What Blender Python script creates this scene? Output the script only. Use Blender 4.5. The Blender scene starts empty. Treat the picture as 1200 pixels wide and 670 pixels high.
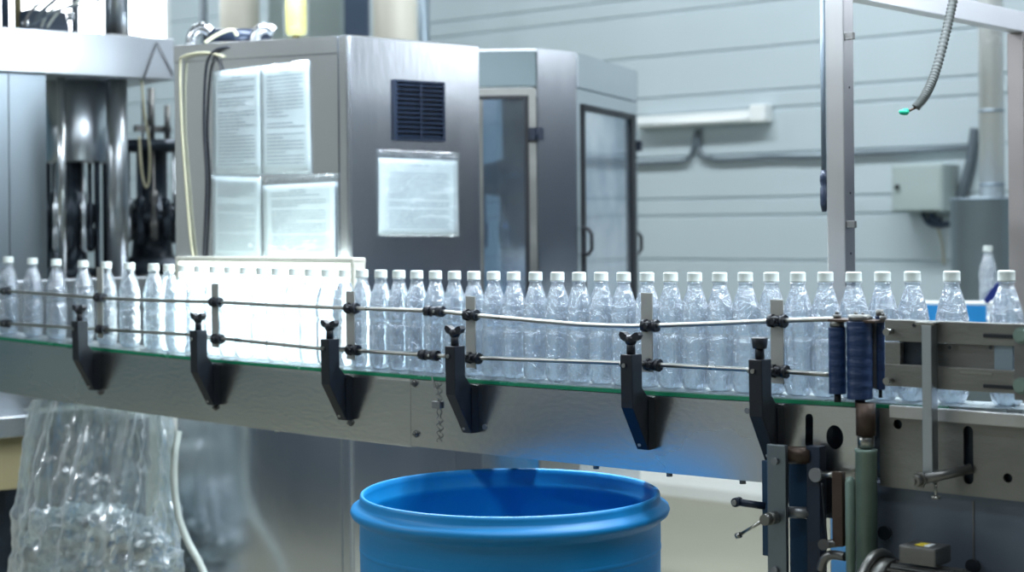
import bpy, bmesh, math, random
from math import pi, sin, cos, tan, radians, sqrt
from mathutils import Vector, Matrix, geometry, noise
random.seed(7)
S = bpy.context.scene
COL = S.collection
F = 1900.0; HX = 600.0; HY = 265.0; CZ = 1.25; ROLL = 0.009

# ------------------------------------------------------------------ camera
cam_d = bpy.data.cameras.new('camera'); cam = bpy.data.objects.new('camera', cam_d); COL.objects.link(cam)
c_, s_ = cos(ROLL), sin(ROLL)
cam.matrix_world = Matrix(((c_, s_, 0, 0), (0, 0, -1, 0), (-s_, c_, 0, CZ), (0, 0, 0, 1)))
cam_d.sensor_width = 36; cam_d.lens = F / 1200 * 36; cam_d.shift_y = -(335 - HY) / 1200
cam_d.clip_start = 0.05; cam_d.clip_end = 100
cam_d.dof.use_dof = True; cam_d.dof.focus_distance = 3.05; cam_d.dof.aperture_fstop = 3.2
S.camera = cam

# ------------------------------------------------------------------ frames
class Fr:
    """a horizontal frame on the floor: lx along, ly away, z up"""
    def __init__(s, ox, oy, deg):
        s.ox, s.oy, s.a = ox, oy, radians(deg); s.c, s.s = cos(s.a), sin(s.a)
    def w(s, lx, ly, z=0): return Vector((s.ox + s.c*lx - s.s*ly, s.oy + s.s*lx + s.c*ly, z))
    def loc(s, px, py, ly=0.0):
        a = (px - HX) / F; zr = 0.0
        for _ in range(4):
            lx = (a*(s.oy + s.c*ly) + ROLL*zr - s.ox + s.s*ly) / (s.c - s.s*a)
            p = s.w(lx, ly); yc = -(py - HY)/F*p.y; zr = yc - ROLL*p.x
        return lx, CZ + zr
    def P(s, px, py, ly=0.0):
        lx, z = s.loc(px, py, ly); return Vector((lx, ly, z))
def at(px, py, Y):
    xc = (px-HX)/F*Y; yc = -(py-HY)/F*Y
    return Vector((xc + ROLL*yc, Y, CZ + yc - ROLL*xc))
WF = Fr(0, 0, 0)                         # the room
CF = Fr(0.73, 2.69, -41.2)               # the conveyor
def zb(u): return 0.95 + 0.0208*u + 0.00825*u*u

# ------------------------------------------------------------------ materials
def lin(h):
    h = h.lstrip('#'); v = [int(h[i:i+2], 16)/255 for i in (0, 2, 4)]
    return tuple((x/12.92 if x <= .04045 else ((x+.055)/1.055)**2.4) for x in v) + (1,)
def nodes(name):
    m = bpy.data.materials.new(name); m.use_nodes = True
    nt = m.node_tree; return m, nt, nt.nodes, nt.links, nt.nodes['Principled BSDF']
def pm(name, col, metal=0., rough=.5, var=.1, vscale=6., stretch=(1, 1, 1), bump=0., bscale=40., rvar=.1, **kw):
    m, nt, N, L, b = nodes(name)
    col = lin(col) if isinstance(col, str) else col
    tc = N.new('ShaderNodeTexCoord'); mp = N.new('ShaderNodeMapping'); L.new(tc.outputs['Object'], mp.inputs[0])
    mp.inputs['Scale'].default_value = stretch
    n = N.new('ShaderNodeTexNoise'); n.inputs['Scale'].default_value = vscale; n.inputs['Detail'].default_value = 4
    L.new(mp.outputs[0], n.inputs[0])
    mx = N.new('ShaderNodeMix'); mx.data_type = 'RGBA'
    mx.inputs[6].default_value = tuple(c*(1-var) for c in col[:3])+(1,)
    mx.inputs[7].default_value = tuple(min(1, c*(1+var)) for c in col[:3])+(1,)
    L.new(n.outputs[0], mx.inputs[0]); L.new(mx.outputs[2], b.inputs['Base Color'])
    mr = N.new('ShaderNodeMapRange'); mr.inputs[1].default_value = .3; mr.inputs[2].default_value = .7
    mr.inputs[3].default_value = max(.02, rough-rvar*rough*1.5); mr.inputs[4].default_value = min(1, rough+rvar*rough*1.5)
    L.new(n.outputs[0], mr.inputs[0]); L.new(mr.outputs[0], b.inputs['Roughness'])
    b.inputs['Metallic'].default_value = metal
    if bump:
        n2 = N.new('ShaderNodeTexNoise'); n2.inputs['Scale'].default_value = bscale; L.new(mp.outputs[0], n2.inputs[0])
        bp = N.new('ShaderNodeBump'); bp.inputs['Strength'].default_value = bump; bp.inputs['Distance'].default_value = .01
        L.new(n2.outputs[0], bp.inputs['Height']); L.new(bp.outputs[0], b.inputs['Normal'])
    for k, v in kw.items(): b.inputs[k.replace('_', ' ')].default_value = v
    return m
def emis(name, col, st):
    m, nt, N, L, b = nodes(name)
    b.inputs['Base Color'].default_value = (.8, .8, .8, 1)
    b.inputs['Emission Color'].default_value = lin(col); b.inputs['Emission Strength'].default_value = st
    return m
M = {}
M['steel'] = pm('brushed_steel', (.50, .54, .58, 1), 1, .34, .10, 3, (1, 1, .3), .04, 60)
M['steel_v'] = pm('satin_steel_sheet', (.60, .63, .66, 1), 1, .21, .08, 2.2, (1.6, 1.6, .5), .02, 30)
M['steel_panel'] = pm('conveyor_steel', (.60, .61, .60, 1), 1, .25, .12, 2.0, (1, 1, 2.5), .03, 50)
M['steel_dark'] = pm('dull_steel', (.25, .26, .27, 1), .9, .45, .2, 12, bump=.1)
M['steel_old'] = pm('worn_machine_steel', (.20, .20, .195, 1), .9, .42, .22, 9, (1, 1, 3), .08, 70)
M['steel_old2'] = pm('stained_machine_steel', (.235, .235, .22, 1), .85, .42, .3, 7, (1, 1, 2), .08, 70)
M['chrome'] = pm('polished_steel', (.72, .75, .79, 1), 1, .22, .05, 5)
M['rod'] = pm('steel_rod', (.36, .36, .34, 1), 1, .30, .08, 20)
M['black'] = pm('black_plastic', '#11161f', 0, .42, .25, 14, bump=.05)
M['blackm'] = pm('black_painted_metal', '#1b2638', .2, .35, .25, 10)
M['dark'] = pm('dark_machine_parts', '#2c353f', .5, .35, .5, 18, bump=.2)
M['rubber'] = pm('black_gasket', '#0d131c', 0, .5, .1)
M['green'] = pm('green_wear_strip', '#1f8a62', 0, .25, .2, 20, Transmission_Weight=.25)
M['belt'] = pm('pale_belt_plates', '#a9b4b8', .6, .3, .15, 30)
M['barrel'] = pm('blue_barrel_plastic', '#0080c0', 0, .48, .06, 4, bump=.02)
M['bluepad'] = pm('blue_rubber_roller', '#08264c', 0, .5, .35, 8, (1, 1, 5), .15, 50)
M['bluetrim'] = pm('blue_guard_plastic', '#1d86c8', 0, .4, .15, 20)
M['bluedark'] = pm('blue_painted_steel', '#27415a', .3, .4, .25, 8)
M['cap'] = pm('white_cap_plastic', '#c9d2ce', 0, .4, .04, 30)
M['white'] = pm('white_paint', '#e9eeee', 0, .45, .04)
M['wall'] = pm('pale_wall_cladding', '#b9c7cd', 0, .45, .05, 1.2, (1, 1, .6), .01, 20)
M['curb'] = pm('white_wall_curb', '#dde0dc', 0, .6, .05)
M['floor'] = pm('beige_screed_floor', '#949282', 0, .5, .14, 1.6, bump=.05, bscale=30)
M['cream'] = pm('cream_insulation', '#c2c0b4', 0, .55, .05)
M['creamcable'] = pm('cream_cable_sheath', '#aba88e', 0, .5, .05)
M['whitehose'] = pm('white_corrugated_plastic', '#b4bbb4', 0, .45, .05)
M['greycol'] = pm('grey_green_paint', '#a5b4b4', 0, .5, .05)
M['navy'] = pm('dark_blue_grey_paint', '#36465a', 0, .5, .08)
M['grey'] = pm('grey_cable', '#5b6770', 0, .5, .1)
M['hose'] = pm('grey_spiral_hose', '#4d514f', .1, .5, .1)
M['teal'] = pm('green_rubber_tip', '#0a8f70', 0, .5, .1)
M['boxgrey'] = pm('grey_box_paint', '#a3b1b0', 0, .5, .05)
M['beige'] = pm('beige_paint', '#a59a74', 0, .6, .12)
M['hydr'] = pm('pale_green_machine_paint', '#74887f', .2, .45, .2, 15, (1, 1, 2))
M['brown'] = pm('rusty_brown_steel', '#4a3d35', .6, .5, .35, 20, bump=.2)
M['paper'] = pm('white_paper', '#b0b8bc', 0, .6, .03)
M['ink'] = pm('grey_print', '#5c666c', 0, .7, .1)
M['yellow'] = pm('yellow_label', '#d9c23a', 0, .5, .05)
M['tank'] = pm('grey_tank_paint', '#8494a0', .5, .35, .06)
M['filter'] = pm('yellow_filter_plastic', '#989052', 0, .45, .06, Transmission_Weight=0)
M['lampon'] = emis('light_box_diffuser', '#f2fff8', 5.5)
M['panelglow'] = emis('bright_glow_pane', '#eef5ff', 4.0)  # glow for the panel added out of view
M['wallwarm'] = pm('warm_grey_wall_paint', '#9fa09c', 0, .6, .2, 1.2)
M['bar'] = pm('grey_bar_steel', (.42, .42, .40, 1), .6, .45, .1, 8)
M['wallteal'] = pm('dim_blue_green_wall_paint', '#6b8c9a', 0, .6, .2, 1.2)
M['steel_b'] = pm('dark_steel_sheet', (.20, .235, .26, 1), .9, .34, .12, 2.5, (1, 1, .4), .03, 40)
M['headgrey'] = pm('grey_green_header_paint', '#75868a', .2, .4, .08)
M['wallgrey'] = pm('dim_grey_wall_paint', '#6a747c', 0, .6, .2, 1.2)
M['ceil'] = pm('pale_ceiling_sheet', '#8f989e', 0, .6, .08)
M['winglow'] = emis('bright_glow_pane', '#f3f8ff', 6.0)
def clear_film(name, tint, fac, rough=.25, bump=.4, bscale=25, diff=.5, aniso=(1, 1, 1)):
    """thin clear plastic: part see-through, part glossy, part milky"""
    m, nt, N, L, b = nodes(name); N.remove(b); out = N['Material Output']
    tr = N.new('ShaderNodeBsdfTransparent'); tr.inputs[0].default_value = lin(tint)
    gl = N.new('ShaderNodeBsdfGlossy'); gl.inputs['Roughness'].default_value = rough; gl.inputs[0].default_value = (.95, .97, 1, 1)
    tl = N.new('ShaderNodeBsdfTranslucent'); tl.inputs[0].default_value = (.9, .95, .97, 1)
    df = N.new('ShaderNodeBsdfDiffuse'); df.inputs[0].default_value = (.85, .9, .93, 1)
    ad = N.new('ShaderNodeMixShader'); ad.inputs[0].default_value = .5
    L.new(tl.outputs[0], ad.inputs[1]); L.new(df.outputs[0], ad.inputs[2])
    m1 = N.new('ShaderNodeMixShader'); m1.inputs[0].default_value = diff
    L.new(gl.outputs[0], m1.inputs[1]); L.new(ad.outputs[0], m1.inputs[2])
    tc = N.new('ShaderNodeTexCoord'); mp = N.new('ShaderNodeMapping'); mp.inputs['Scale'].default_value = aniso
    L.new(tc.outputs['Object'], mp.inputs[0])
    n = N.new('ShaderNodeTexNoise'); n.inputs['Scale'].default_value = bscale; n.inputs['Detail'].default_value = 5
    L.new(mp.outputs[0], n.inputs[0])
    bp = N.new('ShaderNodeBump'); bp.inputs['Strength'].default_value = bump; bp.inputs['Distance'].default_value = .02
    L.new(n.outputs[0], bp.inputs['Height'])
    for x in (gl, df, tl): L.new(bp.outputs[0], x.inputs['Normal'])
    fr = N.new('ShaderNodeLayerWeight'); fr.inputs[0].default_value = .35
    mr = N.new('ShaderNodeMapRange'); mr.inputs[3].default_value = fac; mr.inputs[4].default_value = min(1, fac*2.4+.15)
    L.new(fr.outputs['Facing'], mr.inputs[0])
    mm = N.new('ShaderNodeMath'); mm.operation = 'MULTIPLY'
    nr = N.new('ShaderNodeMapRange'); nr.inputs[1].default_value = .35; nr.inputs[2].default_value = .65
    nr.inputs[3].default_value = .6; nr.inputs[4].default_value = 1.4
    L.new(n.outputs[0], nr.inputs[0]); L.new(mr.outputs[0], mm.inputs[0]); L.new(nr.outputs[0], mm.inputs[1])
    m2 = N.new('ShaderNodeMixShader'); L.new(mm.outputs[0], m2.inputs[0])
    L.new(tr.outputs[0], m2.inputs[1]); L.new(m1.outputs[0], m2.inputs[2]); L.new(m2.outputs[0], out.inputs[0])
    return m
M['pet'] = clear_film('clear_bottle_plastic', '#f3f9ff', .24, .10, .55, 75, .28)
M['bag'] = clear_film('clear_bag_film', '#eef6f6', .36, .20, 1.0, 11, .45, (1, 1, .5))
M['scrap'] = clear_film('crumpled_clear_plastic', '#f6fcfb', .75, .10, 1.0, 20, .62)
M['sleeve'] = clear_film('clear_sleeve_film', '#fbfdfd', .05, .2, .6, 12, .35)
M['glass'] = clear_film('machine_door_glazing', '#c3d6e6', .34, .08, .04, 3, .25)
def water_mat():
    m, nt, N, L, b = nodes('bottle_water')
    out = N['Material Output']
    b.inputs['Base Color'].default_value = (.87, .945, 1, 1); b.inputs['Transmission Weight'].default_value = 1
    b.inputs['IOR'].default_value = 1.33; b.inputs['Roughness'].default_value = .05
    tc = N.new('ShaderNodeTexCoord'); n = N.new('ShaderNodeTexNoise'); n.inputs['Scale'].default_value = 60
    L.new(tc.outputs['Object'], n.inputs[0])
    bp = N.new('ShaderNodeBump'); bp.inputs['Strength'].default_value = .6; bp.inputs['Distance'].default_value = .004
    L.new(n.outputs[0], bp.inputs['Height']); L.new(bp.outputs[0], b.inputs['Normal'])
    tl = N.new('ShaderNodeBsdfTranslucent'); tl.inputs[0].default_value = (.92, .96, 1, 1)
    df = N.new('ShaderNodeBsdfDiffuse'); df.inputs[0].default_value = (.88, .93, .99, 1)
    a = N.new('ShaderNodeMixShader'); a.inputs[0].default_value = .45
    L.new(tl.outputs[0], a.inputs[1]); L.new(df.outputs[0], a.inputs[2])
    mx = N.new('ShaderNodeMixShader'); mx.inputs[0].default_value = .24
    L.new(b.outputs[0], mx.inputs[1]); L.new(a.outputs[0], mx.inputs[2]); L.new(mx.outputs[0], out.inputs[0])
    return m
M['water'] = water_mat()

# ------------------------------------------------------------------ mesh helpers
class MB:
    def __init__(s): s.v = []; s.f = []; s.sm = []
    def add(s, vs, fs, sm=False):
        n = len(s.v); s.v += [Vector(v) for v in vs]; s.f += [tuple(i+n for i in f) for f in fs]; s.sm += [sm]*len(fs); return s
    def box(s, a, b, bev=0.0):
        x0, x1 = sorted((a[0], b[0])); y0, y1 = sorted((a[1], b[1])); z0, z1 = sorted((a[2], b[2]))
        if bev <= 0:
            vs = [(x0,y0,z0),(x1,y0,z0),(x1,y1,z0),(x0,y1,z0),(x0,y0,z1),(x1,y0,z1),(x1,y1,z1),(x0,y1,z1)]
            return s.add(vs, [(3,2,1,0),(4,5,6,7),(0,1,5,4),(1,2,6,5),(2,3,7,6),(3,0,4,7)])
        bm = bmesh.new(); bmesh.ops.create_cube(bm, size=1)
        for v in bm.verts: v.co = Vector(((x0+x1)/2+v.co.x*(x1-x0), (y0+y1)/2+v.co.y*(y1-y0), (z0+z1)/2+v.co.z*(z1-z0)))
        bmesh.ops.bevel(bm, geom=bm.edges[:], offset=min(bev, .45*min(x1-x0, y1-y0, z1-z0)), segments=2, profile=.6, affect='EDGES')
        bm.verts.index_update(); s.add([v.co.copy() for v in bm.verts], [[v.index for v in f.verts] for f in bm.faces]); bm.free(); return s
    def cyl(s, p, q, r, r2=None, n=20, caps=True):
        return s.tube([p, q], [r, r if r2 is None else r2], n, caps)
    def tube(s, pts, r, n=10, caps=True):
        pts = [Vector(p) for p in pts]; R = r if isinstance(r, (list, tuple)) else [r]*len(pts)
        k0 = len(s.v); t = (pts[1]-pts[0]).normalized()
        up = Vector((0,0,1)) if abs(t.z) < .9 else Vector((1,0,0)); a = t.cross(up).normalized()
        for i, p in enumerate(pts):
            t = ((pts[min(i+1, len(pts)-1)]-pts[max(i-1, 0)])).normalized()
            a = (a - t*a.dot(t)).normalized(); b = t.cross(a)
            for j in range(n):
                an = 2*pi*j/n; s.v.append(p + (a*cos(an)+b*sin(an))*R[i])
        for i in range(len(pts)-1):
            for j in range(n):
                s.f.append((k0+i*n+j, k0+i*n+(j+1) % n, k0+(i+1)*n+(j+1) % n, k0+(i+1)*n+j)); s.sm.append(True)
        if caps:
            s.f.append(tuple(k0+j for j in range(n))[::-1]); s.sm.append(False)
            k = k0+(len(pts)-1)*n; s.f.append(tuple(k+j for j in range(n))); s.sm.append(False)
        return s
    def lathe(s, prof, c=(0, 0, 0), n=32, fn=None, closed=False):
        """prof: (r, z) from bottom up"""
        k0 = len(s.v); c = Vector(c)
        for (r, z) in prof:
            for j in range(n):
                a = 2*pi*j/n; rr = r if fn is None else fn(r, z, a)
                s.v.append(c + Vector((rr*cos(a), rr*sin(a), z)))
        m = len(prof)
        for i in range(m-1 if not closed else m):
            i2 = (i+1) % m
            for j in range(n):
                s.f.append((k0+i*n+j, k0+i*n+(j+1) % n, k0+i2*n+(j+1) % n, k0+i2*n+j)); s.sm.append(True)
        return s
    def plate(s, outer, holes=(), y0=0., y1=.003):
        """outline in (x, z), thickness along y"""
        loops = [list(outer)] + [list(h) for h in holes]
        tri = geometry.tessellate_polygon([[Vector((x, z, 0)) for x, z in l] for l in loops])
        flat = [p for l in loops for p in l]; n = len(flat)
        vs = [(x, y0, z) for x, z in flat] + [(x, y1, z) for x, z in flat]
        fs = [tuple(t) for t in tri] + [tuple(i+n for i in t[::-1]) for t in tri]
        k = 0
        for l in loops:
            for i in range(len(l)):
                j = (i+1) % len(l); fs.append((k+i, k+j, k+j+n, k+i+n))
            k += len(l)
        return s.add(vs, fs)
    def prism(s, prof, x0, x1):
        """outline in (y, z), thickness along x"""
        tri = geometry.tessellate_polygon([[Vector((y, z, 0)) for y, z in prof]]); n = len(prof)
        vs = [(x0, y, z) for y, z in prof] + [(x1, y, z) for y, z in prof]
        fs = [tuple(t) for t in tri] + [tuple(i+n for i in t[::-1]) for t in tri]
        fs += [(i, (i+1) % n, (i+1) % n+n, i+n) for i in range(n)]
        return s.add(vs, fs)
def circ(x, z, r, n=24, rz=None): return [(x+r*cos(2*pi*i/n), z+(rz or r)*sin(2*pi*i/n)) for i in range(n)]

BASE = {}
def mesh(name, mb, mat, shift, bevel=0):
    me = bpy.data.meshes.new(name)
    me.from_pydata([v - shift for v in mb.v], [], mb.f)
    for p, sm in zip(me.polygons, mb.sm): p.use_smooth = sm
    me.materials.append(M[mat] if isinstance(mat, str) else mat)
    bm = bmesh.new(); bm.from_mesh(me); bmesh.ops.recalc_face_normals(bm, faces=bm.faces[:])
    if bevel:
        es = [e for e in bm.edges if len(e.link_faces) == 2 and e.calc_face_angle(0) > .6]
        bmesh.ops.bevel(bm, geom=es, offset=bevel, segments=2, profile=.6, affect='EDGES', clamp_overlap=True)
    bm.to_mesh(me); bm.free()
    return me
def setp(o, label=None, cat=None, group=None, kind=None):
    for k, v in (('label', label), ('category', cat), ('group', group), ('kind', kind)):
        if v: o[k] = v
    return o
def thing(name, fr, base, label, cat, group=None, kind=None):
    o = bpy.data.objects.new(name, None); COL.objects.link(o); o.empty_display_size = .05
    b = Vector(base); o.location = fr.w(*b); o.rotation_euler = (0, 0, fr.a); BASE[o.name] = b
    return setp(o, label, cat, group, kind)
def part(name, mb, mat, parent, label=None, bevel=0):
    b = BASE[parent.name]; me = mesh(name, mb, mat, b, bevel)
    o = bpy.data.objects.new(name, me); COL.objects.link(o); o.parent = parent; BASE[o.name] = b
    if label: o['label'] = label
    return o
def solo(name, mb, mat, fr, base, label=None, cat=None, group=None, kind=None, bevel=0):
    b = Vector(base); me = mesh(name, mb, mat, b, bevel)
    o = bpy.data.objects.new(name, me); COL.objects.link(o); o.location = fr.w(*b); o.rotation_euler = (0, 0, fr.a); BASE[o.name] = b
    return setp(o, label, cat, group, kind)
def spline(pts, k=8):
    pts = [Vector(p) for p in pts]; out = []
    for i in range(len(pts)-1):
        p0 = pts[max(i-1, 0)]; p1 = pts[i]; p2 = pts[i+1]; p3 = pts[min(i+2, len(pts)-1)]
        for j in range(k):
            t = j/k
            out.append(.5*((2*p1)+(-p0+p2)*t+(2*p0-5*p1+4*p2-p3)*t*t+(-p0+3*p1-3*p2+p3)*t**3))
    return out+[pts[-1]]

# ================================================================== ROOM
WALL = Fr(0.974, 7.4, -40.2)      # lx grows to the right and nearer, ly away
W0, W1, WZ, WN = -6.6, 7.6, 4.0, -9.5
grooves = []
z = 1.087 - .477*3
while z < 4.2:
    for d in (0, .203, .282): grooves.append(z+d)
    z += .477
prof = [(0, 0)]
for g in sorted(grooves):
    if .3 < g < WZ-.1: prof += [(0, g-.008), (.008, g-.004), (.008, g+.004), (0, g+.008)]
prof += [(0, WZ)]
# window opening in the left part of the wall
wx1 = WALL.loc(199, 40)[0]; wx0 = W0+.35; wz0, wz1 = 2.28, 3.35
mb = MB()
def strip(mb, x0, x1, pr):
    n = len(pr); vs = [(x0, y, z) for y, z in pr]+[(x1, y, z) for y, z in pr]
    mb.add(vs, [(i, i+n, i+n+1, i+1) for i in range(n-1)])
def clipped(pr, a, b):
    out = [p for p in pr if a <= p[1] <= b]
    return [(0, a)]+out+[(0, b)]

vx0, vx1, vz0, vz1 = 3.4, 7.3, 2.25, 3.5
strip(mb, wx1, vx0, prof); strip(mb, vx1, W1, prof); strip(mb, vx0, vx1, clipped(prof, 0, vz0)); strip(mb, vx0, vx1, clipped(prof, vz1, WZ)); strip(mb, W0, wx0, prof)
strip(mb, wx0, wx1, clipped(prof, 0, wz0)); strip(mb, wx0, wx1, clipped(prof, wz1, WZ))
mb.box((W0, .02, 0), (wx0, .12, WZ)); mb.box((wx1, .02, 0), (vx0, .12, WZ)); mb.box((vx1, .02, 0), (W1, .12, WZ)); mb.box((vx0, .02, 0), (vx1, .12, vz0)); mb.box((vx0, .02, vz1), (vx1, .12, WZ))
mb.box((wx0, .02, 0), (wx1, .12, wz0)); mb.box((wx0, .02, wz1), (wx1, .12, WZ))
solo('wall_back', mb, 'wall', WALL, (0, 0, 0), kind='structure')
# window: frame + panes
mb = MB(); bw = .05
mb.box((wx0, 0, wz0), (wx1, .1, wz0+bw)); mb.box((wx0, 0, wz1-bw), (wx1, .1, wz1))
for x in (wx0, wx1-bw): mb.box((x, 0, wz0+bw), (x+bw, .1, wz1-bw))
for k in (1, 2): xx = wx0+(wx1-wx0)*k/3; mb.box((xx-.02, .01, wz0+bw), (xx+.02, .09, wz1-bw))
win = solo('window_1', mb, 'white', WALL, (wx0, 0, wz0), kind='structure')
part('glow_pane', MB().box((wx0+.03, .05, wz0+.03), (wx1-.03, .06, wz1-.03)), 'winglow', win)
mb = MB()  # unseen glowing panel, added for the steel cabinet front to reflect
mb.box((vx0, 0, vz0), (vx1, .1, vz0+bw)); mb.box((vx0, 0, vz1-bw), (vx1, .1, vz1))
for x in (vx0, vx1-bw): mb.box((x, 0, vz0+bw), (x+bw, .1, vz1-bw))
for k in (1, 2, 3): xx = vx0+(vx1-vx0)*k/4; mb.box((xx-.02, .01, vz0+bw), (xx+.02, .09, vz1-bw))
glow_frame = solo('glow_panel', mb, 'white', WALL, (vx0, 0, vz0), kind='structure')
part('glow_pane', MB().box((vx0+.03, .05, vz0+.03), (vx1-.03, .06, vz1-.03)), 'panelglow', glow_frame)
solo('dark_reflection_panel', MB().box((2.9, -.03, .16), (W1-.01, -.001, 2.15), .004), 'navy', WALL, (5, 0, .16), kind='structure')  # unseen dark panel added to darken the lower steel reflections
solo('wall_right', MB().box((W1, WN, 0), (W1+.1, .12, WZ)), 'wallgrey', WALL, (W1, -4, 0), kind='structure')
solo('wall_left', MB().box((W0-.1, WN, 0), (W0, .12, WZ)), 'wallteal', WALL, (W0, -4, 0), kind='structure')
solo('wall_front', MB().box((W0, WN-.1, 0), (W1, WN, WZ)), 'wallwarm', WALL, (0, WN, 0), kind='structure')
solo('teal_reflection_panel', MB().box((-6.3, WN+.001, 0), (-4.4, WN+.05, 3.2), .01), 'wallteal', WALL, (-5.3, WN, 0), kind='structure')  # unseen panel added to tint the conveyor side's reflection blue-green
solo('ceiling', MB().box((W0, WN, WZ), (W1, .12, WZ+.1)), 'ceil', WALL, (0, -4, WZ), kind='structure')
# curb along the wall foot
mb = MB(); mb.prism([(0, 0), (-.10, 0), (-.095, .05), (-.06, .10), (-.03, .14), (0, .15)], W0, W1)
solo('baseboard_back', mb, 'curb', WALL, (0, 0, 0), kind='structure')
mb = MB(); mb.box((W0, WN, -.1), (W1, .12, 0))
solo('floor', mb, 'floor', WALL, (0, 0, 0), kind='structure')

# ================================================================== CONVEYOR
uL = CF.loc(-60, 420)[0]; uR = CF.loc(1005, 480, -.062)[0]; uS = CF.loc(482, 470, -.062)[0]; uEnd = CF.loc(1300, 470)[0]
def ur(a, b, n=24): return [a+(b-a)*i/n for i in range(n+1)]
def ribbon(mb, us, y0, y1, d0, d1):
    """a long bar that follows the belt line: rectangle y0..y1 by zb+d0..zb+d1"""
    k = len(mb.v)
    for u in us:
        z = zb(u); mb.v += [Vector((u, y0, z+d0)), Vector((u, y1, z+d0)), Vector((u, y1, z+d1)), Vector((u, y0, z+d1))]
    for i in range(len(us)-1):
        for j in range(4):
            mb.f.append((k+4*i+j, k+4*i+(j+1) % 4, k+4*i+4+(j+1) % 4, k+4*i+4+j)); mb.sm.append(False)
    e = k+4*(len(us)-1)
    mb.f += [(k, k+1, k+2, k+3), (e+3, e+2, e+1, e)]; mb.sm += [False]*2
    return mb
conv = thing('bottle_conveyor', CF, (-1.2, 0, .78), 'long stainless steel conveyor frame running across the photo under the row of bottles', 'conveyor')
part('belt', ribbon(MB(), ur(uL, uEnd, 40), -.048, .048, -.006, 0), 'belt', conv)
part('wear_strip', ribbon(MB(), ur(uL, CF.loc(1110, 470, -.055)[0], 40), -.060, -.0485, -.008, -.001), 'green', conv, 'translucent green edge strip')
def sidep(a, b, y0, y1):
    mb = ribbon(MB(), ur(a, b), y0, y1, -.150, -.012)
    ribbon(mb, ur(a, b), y0, y0+(.012 if y0 < 0 else -.012), -.012, -.0085)
    ribbon(mb, ur(a, b), y0, y0+(.03 if y0 < 0 else -.03), -.153, -.150)
    return mb
part('side_panel', sidep(uL, uS-.0006, -.064, -.061), 'steel_panel', conv, bevel=.0008)
# right hand panel with its slot and round hole
bot = [(u, zb(u)-.150) for u in ur(uS+.0006, CF.loc(893, 556, -.062)[0], 10)]
xr, zr = CF.loc(1005, 640, -.062); xk = CF.loc(925, 556, -.062)[0]
top = [(u, zb(u)-.009) for u in ur(uR, uS+.0006, 14)]
outer = bot+[(xk-.002, zb(xk)-.150), (xk, zb(xk)-.20), (uR, zb(uR)-.20)]+top
sx0, sz0 = CF.loc(949, 484, -.062); sx1, sz1 = CF.loc(949, 523, -.062)
slot = [(sx0+.0075*cos(a), sz0-.008+.0075*sin(a)) for a in [pi*i/8 for i in range(9)]]+[(sx1+.0075*cos(a), sz1+.005+.0075*sin(a)) for a in [pi+pi*i/8 for i in range(9)]]
hx, hz = CF.loc(979, 512, -.062)
mb = MB(); mb.plate(outer, [slot, circ(hx, hz, .0165, 28, .0205)], -.064, -.061)
part('side_panel', mb, 'steel_panel', conv)
mb = MB(); ribbon(mb, ur(uL, uR, 40), .058, .061, -.15, .0); part('back_panel', mb, 'steel', conv)
mb = MB()
for u in ur(uL+.1, uR-.05, 12): mb.box((u-.012, -.061, zb(u)-.12), (u+.012, .058, zb(u)-.09))
part('cross_tie', mb, 'steel_dark', conv)
mb = MB(); mb.box((uR-.16, -.03, zb(uR)-.19), (uR-.005, -.026, zb(uR)-.03)); part('inner_plate', mb, 'dark', conv)
def boltmb(px, py, ly, r=.006, h=.006, washer=True, fr=CF):
    p = fr.P(px, py, ly); mb = MB()
    if washer: mb.cyl(p, p+Vector((0, -.0015, 0)), r*1.35, n=16)
    mb.cyl(p, p+Vector((0, -h, 0)), r, n=6); mb.cyl(p+Vector((0, -h, 0)), p+Vector((0, -h-.004, 0)), r*.45, n=10)
    return mb
for px, py in ((118, 459), (253, 477), (411, 495), (486, 449), (488, 508)):
    part('bolt', boltmb(px, py, -.0641), 'steel_old', conv)
for px, py in ((568, 500), (876, 481)):
    p = CF.P(px, py, -.0641); part('hole_plug', MB().cyl(p, p+Vector((0, -.002, 0)), .0055, n=16), 'steel_dark', conv)
for px, py in ((160, 474), (480, 500)): pass
for px, py in ((694, 539), (780, 546), (866, 556), (320, 497)):
    u = CF.loc(px, py, -.062)[0]; part('underside_bolt', MB().cyl((u, -.05, zb(u)-.158), (u, -.05, zb(u)-.151), .006, n=10), 'steel_dark', conv)
# seam wire and latch clip near the joint
p0 = CF.P(513, 448, -.066); p1 = CF.P(515, 517, -.066)
lat = thing('latch_wire', CF, p1, 'twisted wire latch with small clip at the joint of the conveyor side panels', 'latch')
pts = []
for i in range(60):
    t = i/59; p = p0.lerp(p1, t); w = .0045*(1 if (t < .35 or t > .6) else .15)
    pts.append(p+Vector((w*sin(t*50), -.003-.002*cos(t*50), 0)))
part('wire', MB().tube(pts, .0011, 6), 'steel_old', lat)
p = CF.P(512, 474, -.068); part('clip', MB().box(p+Vector((-.012, -.003, -.008)), p+Vector((.011, .003, .007)), .001), 'steel_dark', lat)
part('hook', MB().tube([CF.P(506, 440, -.066), CF.P(508, 452, -.067), CF.P(511, 456, -.067)], .0012, 6), 'steel_old', lat)

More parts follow.
